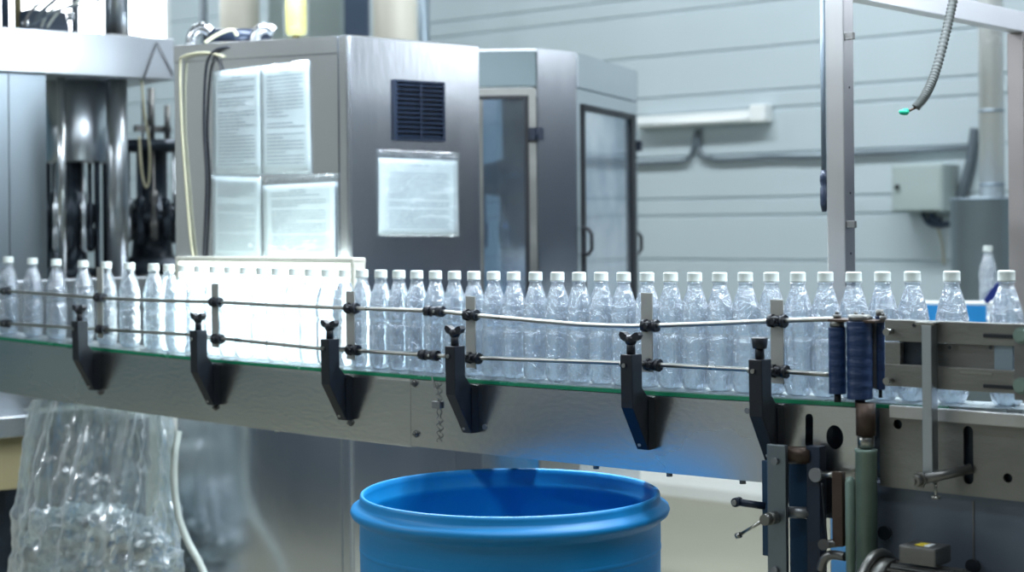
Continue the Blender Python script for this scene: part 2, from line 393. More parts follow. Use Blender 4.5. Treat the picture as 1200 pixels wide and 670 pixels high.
# ---------------------------------------------------------------- guide rails
up = [(-40, 337), (8, 341), (119, 349), (180, 352), (255, 354), (330, 358), (410, 361), (510, 364.5), (553, 369), (620, 375), (680, 380), (735, 382), (765, 381.5), (840, 379), (911, 376), (985, 373.5)]
lo = [(-40, 377), (8, 379), (119, 386), (219, 392), (265, 397), (373, 408), (414, 410.5), (505, 416), (556, 419), (640, 422), (723, 425), (765, 427), (840, 431), (913, 435), (972, 439)]
RY = -.057
for nm, pl, lab in (('guide_rail', up, 'upper steel guide rod along the front of the bottles at shoulder height'), ('guide_rail', lo, 'lower steel guide rod along the front of the bottles near their feet')):
    pts = spline([CF.P(x, y, RY) for x, y in pl], 5)
    solo(nm, MB().tube(pts, .0045, 10), 'rod', CF, pts[len(pts)//2], lab, 'guide rail', 'guide rods in front of the bottles')
def clampmb(px, py, L=.033, r=.0120):
    p = CF.P(px, py, RY); mb = MB()
    mb.cyl(p-Vector((L/2, 0, 0)), p-Vector((L/2-.009, 0, 0)), r*1.0, n=8)
    mb.cyl(p+Vector((L/2-.009, 0, 0)), p+Vector((L/2, 0, 0)), r*1.0, n=8)
    mb.cyl(p-Vector((L/2-.006, 0, 0)), p+Vector((L/2-.006, 0, 0)), r*.82, n=12)
    mb.box(p+Vector((-.008, -.012, -.007)), p+Vector((.008, .0028, .007)), .002)
    mb.cyl(p+Vector((0, -.012, 0)), p+Vector((0, -.016, 0)), .004, n=8)
    return mb
brk = [ # arm foot px, foot y, bar px, bar top, bar bottom, upper clamp, lower clamp
 (118, 447, 117, 313, 396, (117, 348.5), (119, 386)),
 (258, 463, 252, 332, 407, (253, 354), (255, 397)),
 (413, 482, 410.5, 341, 421, (412, 361), (414, 410)),
 (560, 484, 551.5, 347, 431, (552, 369), (555, 419.5)),
 (767, 510, 758, 343, 436, (762, 381.5), (765, 427.5)),
 (918, 512, 910.5, 351, 449, (911, 376), (913, 435))]
blabel = ['black rail bracket nearest the left edge of the photo, left of the glowing light box',
 'black rail bracket in front of the left half of the glowing light box',
 'black rail bracket at the right edge of the light box, below the cabinet corner',
 'black rail bracket just right of the joint in the conveyor side, above the barrel',
 'black rail bracket above the right part of the blue barrel',
 'black rail bracket with straight knob, next to the slot and blue rollers']
arms = []
for i, (fx, fy, bx, bt, bb, uc, lc) in enumerate(brk):
    ux = CF.loc(fx, fy, -.064)[0]; Z = zb(ux); th = .027; base = Vector((ux-th/2, -.064, Z-.10))
    t = thing('rail_bracket', CF, base, blabel[i], 'bracket', 'black brackets holding the guide rods')
    a, b = ux-th, ux; y0 = -.0643
    pr = [(0, -.012), (0, -.108), (.018, -.108), (.066, -.026), (.068, .072), (.036, .072), (.036, .010), (.022, -.006)]
    arms.append(ux)
    part('arm', MB().prism([(y0-o, Z+z) for o, z in pr], a, b), 'black', t, bevel=.002)
    part('foot_plate', MB().box((b+.0005, y0, Z-.106), (b+.002, y0-.020, Z-.014)), 'black', t)
    ky = y0-.052; kx = (a+b)/2
    mb = MB(); mb.cyl((kx, ky, Z+.072), (kx, ky, Z+.094), .0085, .0075, n=14)
    part('knob_stem', mb, 'black', t)
    mb = MB()
    if i < 5:
        mb.lathe([(.0005, Z+.090), (.009, Z+.090), (.0115, Z+.096), (.011, Z+.104), (.006, Z+.107), (.0005, Z+.107)], (kx, ky, 0), 16)
        for sg in (-1, 1):
            q = [(kx+sg*.004, Z+.093), (kx+sg*.018, Z+.099), (kx+sg*.023, Z+.107), (kx+sg*.020, Z+.113), (kx+sg*.013, Z+.112), (kx+sg*.004, Z+.106)]
            mb.plate(q, (), ky-.007, ky+.007)
    else:
        mb.lathe([(.0005, Z+.088), (.011, Z+.090), (.0125, Z+.092), (.0145, Z+.108), (.012, Z+.110), (.0005, Z+.110)], (kx, ky, 0), 12)
    part('knob', mb, 'black', t, bevel=0)
    for (o, z) in ((.060, .052),):
        mb = MB(); mb.cyl((a-.001, y0-o, Z+z), (a-.005, y0-o, Z+z), .005, n=12); mb.cyl((kx-.003, y0-.069, Z+z), (kx-.003, y0-.072, Z+z), .004, n=12)
        part('set_screw', mb, 'rod', t)
    part('foot_screw', MB().cyl((a+.010, y0-.021, Z-.098), (a+.010, y0-.025, Z-.098), .0035, n=10), 'rod', t)
    # flat bar
    p = CF.P(bx, bt, -.052); q = CF.P(bx+.5, bb, -.052)
    part('flat_bar', MB().box((p.x-.013, -.0537, q.z), (p.x+.013, -.0507, p.z), .0006), 'bar', t)
    zz = Z+.052
    part('cross_pin', MB().cyl((kx, y0-.037, zz), (p.x, -.054, zz-.004), .0035, n=12), 'rod', t)
    part('clamp', clampmb(*uc), 'black', t, bevel=0); part('clamp', clampmb(*lc), 'black', t)
for (px, py, lb) in ((509, 364.5, 'black sleeve joining the upper guide rod left of the fourth bracket'), (503, 416, 'black sleeve joining the lower guide rod left of the fourth bracket'),
                 (7, 341, 'black sleeve on the upper guide rod at the left edge of the photo'), (7, 379, 'black sleeve on the lower guide rod at the left edge of the photo')):
    p = CF.P(px, py, RY); mb = MB(); L = .05 if px > 100 else .028
    mb.cyl(p-Vector((L/2, 0, 0)), p-Vector((L/2-.016, 0, 0)), .0115, n=8); mb.cyl(p+Vector((L/2-.016, 0, 0)), p+Vector((L/2, 0, 0)), .0115, n=8)
    mb.cyl(p-Vector((L/2-.01, 0, 0)), p+Vector((L/2-.01, 0, 0)), .0095, n=12)
    t = thing('rod_sleeve', CF, p, lb, 'clamp', 'black sleeves on the guide rods'); part('sleeve_body', mb, 'black', t)
    part('grub_screw', MB().cyl(p+Vector((.008, -.0095, 0)), p+Vector((.008, -.0125, 0)), .003, n=8), 'rod', t)

# ---------------------------------------------------------------- bottles
R = .0274
BP = [(.0005, .006), (.008, .004), (.015, .001), (.020, .001), (.0245, .007), (.0268, .015), (R, .024), (R, .040), (R, .060), (R, .082), (R, .094),
      (.0266, .098), (.0248, .101), (.0238, .1045), (.0248, .108), (.0268, .111), (R, .115), (R+.0002, .124), (R, .133), (.0267, .142), (.0250, .152),
      (.0226, .162), (.0200, .171), (.0174, .179), (.0148, .187), (.0128, .193), (.0120, .1965), (.0120, .1985), (.0145, .1990), (.0145, .2005), (.0118, .2010), (.0118, .2060)]
def bf(r, z, a):
    if z < .022: return r*(1-.13*(1-z/.022)*(1-abs(cos(2.5*a)))*1.6) if z > .0005 else r
    if .03 < z < .094:
        k = min(1, (z-.03)/.012, (.094-z)/.010); return r-.0009*k*(abs(sin(4*a))**6)
    if .115 < z < .17: return r-.00035*sin(6*a+z*90)
    return r
bot0 = thing('water_bottle', CF, (0, 0, 0), 'x', 'bottle', 'capped water bottles in a row on the conveyor')
mb = MB(); mb.lathe(BP, (0, 0, 0), 36, bf); part('bottle_body', mb, 'pet', bot0)
WP = [(max(.0004, r-.0012), z+.0012) for r, z in BP[:25]]; WP = WP[:25]
wl = WP[-1]; WP.append((.0004, wl[1]+.0002)); mb = MB(); mb.lathe(WP, (0, 0, 0), 36, bf)
mb.f += [tuple(range(36))[::-1]]; mb.sm.append(True); part('water', mb, 'water', bot0)
CP = [(.0004, .2015), (.0140, .2015), (.0143, .2022), (.0143, .2040), (.0140, .2044), (.0141, .2160), (.0134, .2180), (.0118, .2190), (.0004, .2192)]
mb = MB(); mb.lathe(CP, (0, 0, 0), 60, lambda r, z, a: r-(.00035*(sin(30*a) > 0) if .2046 < z < .2165 and r > .01 else 0)); capo = part('cap', mb, 'cap', bot0)
kids = [o for o in COL.objects if o.parent == bot0]
caps = [10, 38, 66, 98, 125, 152, 180, 198] + [200+x/4.79 for x in (75, 160, 245, 330, 418, 510, 597, 697, 780, 880, 975, 1075)] \
     + [400+x/4.79 for x in (222, 323, 424, 528, 635, 740, 855, 968)] + [600+x/4.79 for x in (133, 258, 372, 498, 632, 760, 893, 1033)] \
     + [800+x/4.79 for x in (210, 357, 497, 643, 798, 943)] + [960+x/4.79 for x in (355, 518, 745, 1050)]
us = [CF.loc(x, 322, 0)[0] for x in caps]
for _ in range(400):
    for i in range(len(us)-1):
        d = .0556-(us[i+1]-us[i])
        if d > 0: us[i] -= d/2; us[i+1] += d/2
print('bottle shifts', max(abs(u-CF.loc(x, 322, 0)[0]) for u, x in zip(us, caps)))
ORD = ['first', 'second', 'third', 'fourth', 'fifth', 'sixth', 'seventh', 'eighth', 'ninth', 'tenth', 'eleventh', 'twelfth', 'thirteenth']
spots = [(-1, 'capped water bottle in the row, %s from the left edge of the photo'),
         (116, 'capped water bottle in the row, %s to the right of the leftmost rail bracket bar'),
         (251, 'capped water bottle backlit by the light box, %s right of the second bracket bar'),
         (410, 'capped water bottle in the row, %s right of the third bracket bar from the left'),
         (551, 'capped water bottle in the row, %s right of the fourth bracket bar from the left'),
         (757, 'capped water bottle in the row, %s right of the fifth bracket bar from the left'),
         (909, 'capped water bottle in the row, %s right of the rightmost bracket bar'),
         (1030, 'capped water bottle above the slotted steel block, %s right of the blue rollers')]
cnt = {}
bottles = []
for i, (u, x) in enumerate(zip(us, caps)):
    k = max(j for j, s in enumerate(spots) if x > s[0]); cnt[k] = cnt.get(k, 0)+1
    if i == 0: o = bot0
    else:
        o = bot0.copy(); COL.objects.link(o)
        for ch in kids: c2 = ch.copy(); COL.objects.link(c2); c2.parent = o
    o.location = CF.w(u, random.uniform(-.0008, .0008), zb(u)+.0002); o.rotation_euler = (0, 0, random.uniform(0, 6.28))
    o['label'] = spots[k][1] % ORD[cnt[k]-1]; bottles.append(o)

# ---------------------------------------------------------------- light box behind the bottles
a = CF.loc(206, 310, .12)[0]; b = CF.loc(415, 310, .12)[0]
zt = CF.loc(300, 303, .12)[1]; zl = .80
lb = thing('light_box', CF, ((a+b)/2, .14, zl), 'glowing white light box standing behind the bottles in front of the steel cabinet', 'lamp')
mb = MB(); mb.box((a, .125, zl), (b, .150, zl+.08)); mb.box((a, .118, zl+.08), (a+.014, .157, zt), .003); mb.box((b-.014, .118, zl+.08), (b, .157, zt), .003)
mb.box((a, .116, zt-.010), (b, .159, zt+.004), .004); mb.box((a, .062, zl), (a+.03, .125, zl+.03)); mb.box((b-.03, .062, zl), (b, .125, zl+.03))
part('housing', mb, 'cream', lb)
part('diffuser', MB().box((a+.014, .121, zl+.08), (b-.014, .154, zt-.010)), 'lampon', lb)

# ================================================================== CABINET (left face + front face)
cx, cy = at(409, 200, 4.3)[:2]
LF = Fr(cx, cy, -23); FF = Fr(cx, cy, 39.6)
zt = 1.762
wl_ = .55; wf_ = FF.loc(562.7, 200)[0]
A = LF.w(-wl_, 0); B = LF.w(0, 0); C = FF.w(wf_, 0); D = C+Vector((-.35, .55, 0)); E = A+Vector((-.02, .62, 0))
cab = thing('machine_cabinet', WF, (cx-.1, cy+.3, 0), 'tall stainless steel machine cabinet with papers, behind the conveyor left of centre', 'cabinet')
def wallbox(mb, pts, z0, z1, cap=True):
    n = len(pts); vs = [(p.x, p.y, z0) for p in pts]+[(p.x, p.y, z1) for p in pts]
    fs = [(i, (i+1) % n, (i+1) % n+n, i+n) for i in range(n)]
    if cap: fs += [tuple(range(n))[::-1], tuple(range(n, 2*n))]
    mb.add(vs, fs)
mb = MB(); wallbox(mb, [A, B, C, D, E], .0, zt); part('cabinet_body', mb, 'steel_v', cab, bevel=.004)
def fpart(name, fr, mb, mat, parent, label=None, bevel=0):
    """geometry given in frame fr under a thing in the room frame"""
    mb.v = [fr.w(v.x, v.y, v.z) for v in mb.v]; return part(name, mb, mat, parent, label, bevel)
# raised door sheet on left face, with trim bands
x0 = LF.loc(205, 150)[0]; xs = LF.loc(398, 150)[0]
x0 = max(x0, -wl_)+.002
fpart('door', LF, MB().box((x0, -.004, .05), (xs-.002, -.0005, zt-.05), .001), 'steel_v', cab)
fpart('corner_strip', LF, MB().box((xs+.002, -.004, .03), (-.003, -.0005, zt-.004), .001), 'steel_v', cab)
fpart('top_band', LF, MB().box((x0, -.007, zt-.048), (xs-.002, -.0005, zt-.002), .001), 'steel_v', cab)
fpart('front_panel', FF, MB().box((.004, -.004, .03), (wf_-.004, -.0005, zt-.004), .0012), 'steel_v', cab)
# lower seam trims
xa = LF.loc(217, 600)[0]
# vent
p = FF.P(460.5, 93, -.004); q = FF.P(519.5, 166, -.004)
vent = thing('vent_grille', FF, (0.5*(p.x+q.x), -.004, q.z), 'black louvred square vent grille on the front of the steel cabinet', 'vent')
mb = MB(); y = -.0045; w = .006
mb.box((p.x, y, q.z), (q.x, y-.010, q.z+w)); mb.box((p.x, y, p.z-w), (q.x, y-.010, p.z)); mb.box((p.x, y, q.z+w), (p.x+w, y-.010, p.z-w)); mb.box((q.x-w, y, q.z+w), (q.x, y-.010, p.z-w))
part('grille_frame', mb, 'blackm', vent)
part('backing', MB().box((p.x+w, y, q.z+w), (q.x-w, y-.0015, p.z-w)), 'rubber', vent)
mb = MB(); n = 12
for i in range(n):
    z = q.z+w+(p.z-q.z-2*w)*(i+.5)/n; mb.prism([(y-.002, z+.004), (y-.012, z-.002), (y-.012, z-.0035), (y-.002, z+.002)], p.x+w, q.x-w)
mb.box(((p.x+q.x)/2-.002, y-.012, q.z+w), ((p.x+q.x)/2+.002, y-.013, p.z-w))
part('louvres', mb, 'blackm', vent)
# paper sleeves
def sheet(fr, corners, off, label, strip_top=True, lines=24, seed=1, title=True, extra=None, double=False):
    c = [fr.P(x, y, -off) for x, y in corners]   # TL TR BR BL
    t = thing('paper_sheet', fr, ((c[0].x+c[1].x)/2, -off, (c[2].z+c[3].z)/2), label, 'paper', 'paper sheets in clear sleeves on the steel cabinet')
    rnd = random.Random(seed)
    def Q(a, b, o=0.):
        top = c[0].lerp(c[1], a); bot_ = c[3].lerp(c[2], a); v = top.lerp(bot_, b); v.y = -off-o; return v
    def grid(a0, a1, b0, b1, o, amp, n=12):
        mb = MB(); vs = []; fs = []
        for s_i, oo in enumerate((o, o-.0008)):
            for j in range(n+1):
                for i in range(n+1):
                    v = Q(a0+(a1-a0)*i/n, b0+(b1-b0)*j/n, oo); v.y -= amp*(.5+.5*noise.noise(Vector((i*.35+seed*3, j*.3, seed)))); vs.append(v)
        N1 = (n+1)**2
        for s_i in (0, 1):
            for j in range(n):
                for i in range(n):
                    k = s_i*N1+j*(n+1)+i; fs.append((k, k+1, k+n+2, k+n+1) if s_i else (k+n+1, k+n+2, k+1, k))
        ed = [j for j in range(n)]
        for i in range(n):
            for a_, b_ in ((i, i+1), (n*(n+1)+i, n*(n+1)+i+1), (i*(n+1), (i+1)*(n+1)), (i*(n+1)+n, (i+1)*(n+1)+n)): fs.append((a_, b_, b_+N1, a_+N1))
        return mb.add(vs, fs, True)
    st = .09 if strip_top else .0
    halves = [(0.008, .992)] if not double else [(.01, .495), (.508, .99)]
    for (h0, h1) in halves:
        part('paper', grid(h0, h1, st+.01, .985, .0015, .0012), 'paper', t)
        mb = MB(); m = (h1-h0)
        for i in range(lines):
            b0 = st+.08+(.84-st)*i/lines
            if rnd.random() < .12: continue
            l0 = h0+m*.12; l1 = h0+m*(.88 if rnd.random() > .25 else rnd.uniform(.4, .8))
            if i == 0 and title: l0, l1 = h0+m*.38, h0+m*.62
            x = l0
            while x < l1:
                e = min(l1, x+rnd.uniform(.03, .12)*m); hgt = .17*(.84-st)/lines
                vs = [Q(x, b0, .0030), Q(e, b0, .0030), Q(e, b0+hgt, .0030), Q(x, b0+hgt, .0030)]
                vs += [v+Vector((0, .0003, 0)) for v in vs]
                mb.add(vs, [(0, 1, 2, 3), (7, 6, 5, 4), (0, 4, 5, 1), (1, 5, 6, 2), (2, 6, 7, 3), (3, 7, 4, 0)]); x = e+.012*m
        part('printed_text', mb, 'ink', t)
    part('sleeve', grid(0, 1, 0, 1, .0042, .004, 18), 'sleeve', t)
    if strip_top:
        mb = MB()
        for i in range(11):
            v = Q(.07+.086*i, .045, .0070); mb.cyl(v, v+Vector((0, -.0012, 0)), .0022, n=10)
        part('punched_hole', mb, 'steel_dark', t)
    return t
sheet(FF, ((443, 174.5), (536.5, 178.5), (537, 277), (443, 277)), .0045, 'white sheet in a clear punched sleeve on the cabinet front, below the black vent', seed=3)
sheet(LF, ((249, 83), (363, 70), (366, 205), (249, 207)), .0045, 'pair of white sheets in one crinkled sleeve, topmost on the left side of the cabinet', strip_top=False, lines=26, seed=5, double=True)
sheet(LF, ((249, 205), (306, 207), (307, 303), (250, 301)), .0046, 'narrow printed sheet at the lower left on the cabinet side, above the light box', strip_top=False, lines=34, seed=8, title=False)
sheet(LF, ((307, 208), (393, 203), (394, 304), (310, 303)), .0105, 'white sheet in a clear punched sleeve at the lower right on the cabinet side', seed=11)
# cables on the left face
def cable(fr, pts, r, mat, name, label, cat='cable', k=8, n=8):
    ps = spline([fr.P(*p) for p in pts], k); base = min(ps, key=lambda p: p.z)
    return solo(name, MB().tube(ps, r, n), mat, fr, base, label, cat)
cable(LF, [(262, 66, -.012), (240, 62, -.02), (216, 66, -.02), (211, 78, -.018), (213, 150, -.012), (219, 230, -.012), (224, 285, -.012), (227, 302, -.012)], .0038, 'creamcable', 'cable', 'cream cable hanging down the left side of the steel cabinet')
cable(LF, [(277, 56, .004), (262, 56, -.012), (248, 63, -.018), (241, 85, -.016), (239, 150, -.012), (242, 215, -.012), (238, 310, -.012)], .0042, 'black', 'cable', 'black cable looping over the top of the cabinet and down its left side')
cable(LF, [(250, 62, -.010), (256, 72, -.010), (259, 82, -.010)], .0025, 'black', 'cable', 'short black cable end hooked behind the top paper sleeve', k=5)

# things on top of the cabinet
yk = cy+.30
act = thing('pneumatic_actuator', WF, at(275, 46, yk), 'black cylinder with two chrome elbow pipes lying on top of the cabinet', 'actuator')
zc = at(275, 40, yk)
part('cylinder_body', MB().cyl(at(240, 41.5, yk), at(318, 41, yk), .019, n=20), 'blackm', act)
for (px, s) in ((226, -1), (300, -1)):
    part('elbow_pipe', MB().tube(spline([at(px-2, 52, yk-.03), at(px, 42, yk-.03), at(px+5, 35, yk-.03), at(px+14, 33, yk-.03), at(px+21, 38, yk-.03)], 6), .016, 14), 'chrome', act)
part('hose', MB().tube(spline([at(240, 50, yk-.05), at(256, 40, yk-.05), at(272, 35, yk-.05), at(278, 42, yk-.045)], 6), .005, 8), 'creamcable', act)
fh = thing('water_filter', WF, at(348, 46, cy+.22), 'yellow cylindrical filter cartridge in clear housing above the cabinet', 'filter')
yk = cy+.22; c = at(347, 40, yk); zt0 = at(347, -60, yk).z
mb = MB(); mb.lathe([(.0005, c.z-.006), (.025, c.z-.004), (.030, c.z+.006), (.030, zt0), (.0005, zt0)], (c.x, c.y, 0), 28); part('cartridge', mb, 'filter', fh)
mb = MB(); mb.lathe([(.0005, c.z-.022), (.008, c.z-.020), (.009, c.z-.006), (.0005, c.z-.006)], (c.x, c.y, 0), 16); part('drain_nut', mb, 'brown', fh)
mb = MB(); mb.lathe([(.034, c.z-.008), (.036, c.z), (.036, zt0)], (c.x, c.y, 0), 28); part('clear_housing', mb, 'sleeve', fh)
mb = MB()
for i in range(5): v = Vector((c.x-.010+.005*i, c.y-.0302, c.z+.016)); mb.box(v+Vector((-.0012, 0, -.003)), v+Vector((.0012, -.001, .003)))
part('printed_mark', mb, 'ink', fh)

# ================================================================== OCTAGONAL ENCLOSURE
p1 = at(560, 60, 4.99); p2 = at(628.5, 57, 5.0); p3 = at(675, 61, 5.12); p4 = at(746, 82, 5.74)
zt = 1.797
enc = thing('glazed_machine_enclosure', WF, (.2, 5.5, 0), 'many-sided steel machine enclosure with glazed doors, behind the conveyor at centre', 'machine')
P5 = Vector((.10, 6.25, 0)); P6 = Vector((-.45, 6.1, 0)); P7 = Vector((-.30, 5.2, 0)); P1 = Vector((p1.x-.02, 4.99+.02, 0))
def face(i0, i1):
    v = (i1-i0); v.z = 0; return Fr(i0.x, i0.y, math.degrees(math.atan2(v.y, v.x))), v.length
FA, la = face(P1, p2); FB, lb_ = face(p2, p3); FC, lc = face(p3, p4)
def flatpts(*ps): return [Vector((p.x, p.y, 0)) for p in ps]
# roof and base
ring = flatpts(P1, p2, p3, p4, P5, P6, P7)
mb = MB(); wallbox(mb, ring, zt-.006, zt); part('roof', mb, 'steel_v', enc)
mb = MB(); wallbox(mb, ring, 0, .93); part('base_cabinet', mb, 'steel_v', enc, bevel=.003)
def framed(fr, L, xa, xb, za, zb_, mat='steel_v', th=.02, z0=.93, z1=zt-.006):
    """a wall of length L with an opening"""
    mb = MB(); mb.plate([(0, z0), (L, z0), (L, z1), (0, z1)], [[(xa, za), (xb, za), (xb, zb_), (xa, zb_)]], 0, th); return mb
# face A : recessed header, door
xa, xb = FA.loc(566, 200)[0], FA.loc(616, 200)[0]; zd = FA.loc(600, 116)[1]
fpart('header', FA, MB().box((0, -.004, FA.loc(600, 101)[1]), (la-.002, .02, zt-.006), .001), 'headgrey', enc)
zdh = FA.loc(600, 103)[1]
mb = MB(); mb.plate([(0, .93), (la-.001, .93), (la-.001, zdh), (0, zdh)], [[(xa, .97), (xb, .97), (xb, zd), (xa, zd)]], .004, .018)
fpart('door', FA, mb, 'steel_old2', enc)
mb = MB(); g = .011; xg1 = FA.loc(618.5, 200)[0]
mb.box((xa-g, -.001, zd), (xb+g, .006, zd+g)); mb.box((xb-.003, -.001, .96), (xb+g, .006, zd))
fpart('gasket', FA, mb, 'rubber', enc)
fpart('glazing', FA, MB().box((xa, .008, .97), (xb, .012, zd)), 'glass', enc)
# face B : plain panel
fpart('corner_panel', FB, MB().box((.001, -.002, .93), (lb_-.001, .018, zt-.006), .001), 'steel_v', enc)
# hinge
hh = FA.loc(628, 157); p = FA.P(629, 157, -.004)
mb = MB(); mb.box((p.x-.024, -.014, p.z-.020), (p.x-.003, -.004, p.z+.020), .002); mb.cyl((p.x, -.012, p.z-.02), (p.x, -.012, p.z+.02), .006, n=12)
mb.box((p.x+.003, -.014, p.z-.020), (p.x+.022, -.004, p.z+.020), .002)
fpart('hinge', FA, mb, 'blackm', enc)
# face C : header, door with gasket
xa, xb = FC.loc(683, 200)[0], FC.loc(742, 200)[0]
zh = FC.loc(677, 104)[1]; zd = FC.loc(683, 124)[1]
fpart('header', FC, MB().box((.002, -.004, zh+.004), (lc-.002, .02, zt-.006), .001), 'steel_v', enc)
mb = MB(); mb.plate([(.002, .93), (lc-.002, .93), (lc-.002, zh), (.002, zh)], [[(xa, .98), (xb, .98), (xb, zd), (xa, zd)]], 0, .016)
fpart('door', FC, mb, 'steel_v', enc)
mb = MB(); g = .02
mb.box((xa, -.006, zd-g*.6), (xb, .004, zd+.006)); mb.box((xa-.008, -.006, .97), (xa+.012, .004, zd+.006)); mb.box((xb-.03, -.006, .97), (xb+.02, .004, zd+.006))
fpart('gasket', FC, mb, 'rubber', enc)
fpart('glazing', FC, MB().box((xa, .006, .98), (xb, .010, zd)), 'glass', enc)
def handle(fr, x, z0, z1, out=.05, y=-.006, r=.0065):
    pts = [(x, y, z0), (x, y-out*.7, z0+.004), (x, y-out, z0+.02), (x, y-out, z1-.02), (x, y-out*.7, z1-.004), (x, y, z1)]
    return MB().tube(pts, r, 8)
ha = FC.loc(681, 299)[1]; hb = FC.loc(681, 267)[1]
fpart('handle', FC, handle(FC, FC.loc(679, 283)[0], ha, hb, .035), 'black', enc)
FD, ld = face(p4, Vector((.10, 6.25, 0)))
mb = handle(FD, .05, FC.loc(750, 299)[1], FC.loc(750, 271)[1], .05, -.004); fpart('handle', FD, mb, 'black', enc)
zz = FC.loc(748, 171)[1]
mb = MB(); mb.box((lc-.01, -.014, zz-.018), (lc+.02, .012, zz+.018), .002); fpart('hinge', FC, mb, 'blackm', enc)
fpart('door', FD, framed(FD, ld, .09, ld-.05, .98, zd), 'steel_v', enc)
fpart('glazing', FD, MB().box((.09, .006, .98), (ld-.05, .010, zd)), 'glass', enc)
for a_, b_ in ((P7, P1),):
    f_, l_ = face(a_, b_); fpart('back_panel', f_, MB().box((0, 0, .93), (l_, .01, zt-.006)), 'white', enc)
# base panel seams
mb = MB()
for px in (632,): x = FB.loc(px, 560)[0]; mb.box((x-.002, -.003, .03), (x+.002, 0, .92))
x = FB.loc(683, 560)[0]
fpart('seam_strip', FB, mb, 'steel_dark', enc)
# carousel inside the enclosure
mb = MB(); mb.lathe([(.0005, .93), (.16, .93), (.16, .98), (.06, 1.0), (.06, 1.35), (.17, 1.37), (.17, 1.45), (.05, 1.48), (.05, 1.70), (.0005, 1.70)], (0.02, 5.55, 0), 28); cr = part('capping_carousel', mb, 'tank', enc)
for k in range(10):
    a_ = 2*pi*k/10; q = Vector((.02+.15*cos(a_), 5.55+.15*sin(a_), 0)); mb = MB()
    mb.lathe([(.0005, 1.18), (.016, 1.18), (.018, 1.26), (.010, 1.27), (.010, 1.37), (.0005, 1.37)], q, 12); part('capping_head', mb, 'chrome', cr)

# ================================================================== FILLING MACHINE at the left
fo = at(204, 70, 5.2); FL = Fr(fo.x, fo.y, 38)
fill = thing('filling_machine', FL, (-.3, .4, 0), 'large stainless filling machine with overhead beam and chrome tank at the left edge', 'machine')
xl = FL.loc(-30, 60)[0]; zt = FL.loc(100, 38)[1]; zbm = FL.loc(100, 88.5)[1]
part('overhead_beam', MB().box((xl, 0, zbm), (0, .5, zt), .004), 'steel', fill)
x1 = FL.loc(55, 200, .02)[0]; xm = FL.loc(11, 200, .02)[0]
part('side_panel', MB().box((xl, .022, 1.10), (xm-.001, .04, zbm-.001), .001).box((xm+.001, .022, 1.10), (x1, .04, zbm-.001), .001), 'steel_b', fill)
tc = FL.P(91, 150, .26); rr = 37/F*5.15
zt0 = FL.loc(91, 189, .16)[1]
mb = MB(); mb.lathe([(.0005, zt0), (rr*.97, zt0), (rr, zt0+.006), (rr, zbm), (.0005, zbm)], (tc.x, tc.y, 0), 40); part('tank', mb, 'steel', fill)
for px, rpx, ly, m_ in ((138, 12, .10, 'steel'), (73, 5, .10, 'steel_v'), (114, 3.5, .2, 'dark'), (123, 3, .3, 'dark'), (57, 3, .45, 'dark')):
    q = FL.P(px, 250, ly); r_ = rpx/F*5.2
    part('column', MB().cyl((q.x, q.y, 1.10), (q.x, q.y, zbm), r_, n=24), m_, fill)
q = FL.P(137, 20, .12); part('upper_column', MB().cyl((q.x, q.y, zt), (q.x, q.y, zt+.35), .038, n=24), 'steel', fill)
part('flange', MB().box((q.x-.055, q.y-.055, zt), (q.x+.055, q.y+.055, zt+.012), .003), 'steel_old', fill)
# base block, ledge, plinth
part('base_block', MB().box((xl, .02, .80), (-.02, .75, 1.10), .004), 'steel_v', fill)
zA = FL.loc(20, 487, -.06)[1]; zB = FL.loc(20, 512, -.06)[1]
part('ledge', MB().box((xl, -.06, zB), (FL.loc(50, 500, -.06)[0], .5, zA), .004), 'steel_v', fill)
part('lower_side', MB().box((xl, .10, zA), (-.02, .70, .80)), 'steel', fill)
zC = FL.loc(20, 572, 0)[1]
xq = FL.loc(36, 540, 0)[0]
part('beige_panel', MB().box((xl, .0, zC), (xq, .5, zB)), 'beige', fill)
part('inner_frame', MB().box((xq+.001, .12, zC), (-.04, .5, zB)), 'dark', fill)
part('plinth', MB().box((xl, .15, 0), (-.04, .5, zC)), 'dark', fill)
# dark mechanism: turret of filling valves between tank and base
tq = FL.P(80, 250, .26)
mb = MB(); mb.lathe([(.0005, 1.101), (.085, 1.101), (.09, 1.125), (.06, 1.13), (.055, 1.235), (.058, 1.24), (.058, 1.37), (.045, 1.375), (.045, zt0-.001), (.0005, zt0-.001)], (tq.x, tq.y, 0), 28)
tur = part('valve_turret', mb, 'dark', fill)
for k in range(10):
    a_ = 2*pi*k/10; q = Vector((tq.x+.072*cos(a_), tq.y+.072*sin(a_), 0)); mb = MB()
    mb.lathe([(.0005, 1.18), (.008, 1.18), (.013, 1.20), (.013, 1.25), (.008, 1.26), (.012, 1.28), (.012, 1.33), (.005, 1.34), (.005, zt0-.002), (.0005, zt0-.002)], q, 10)
    mb.box((q.x-.006, q.y-.006, 1.255), (q.x*.6+tq.x*.4+.006, q.y*.6+tq.y*.4+.006, 1.27))
    part('filling_valve', mb, 'dark' if k % 2 else 'steel', tur)
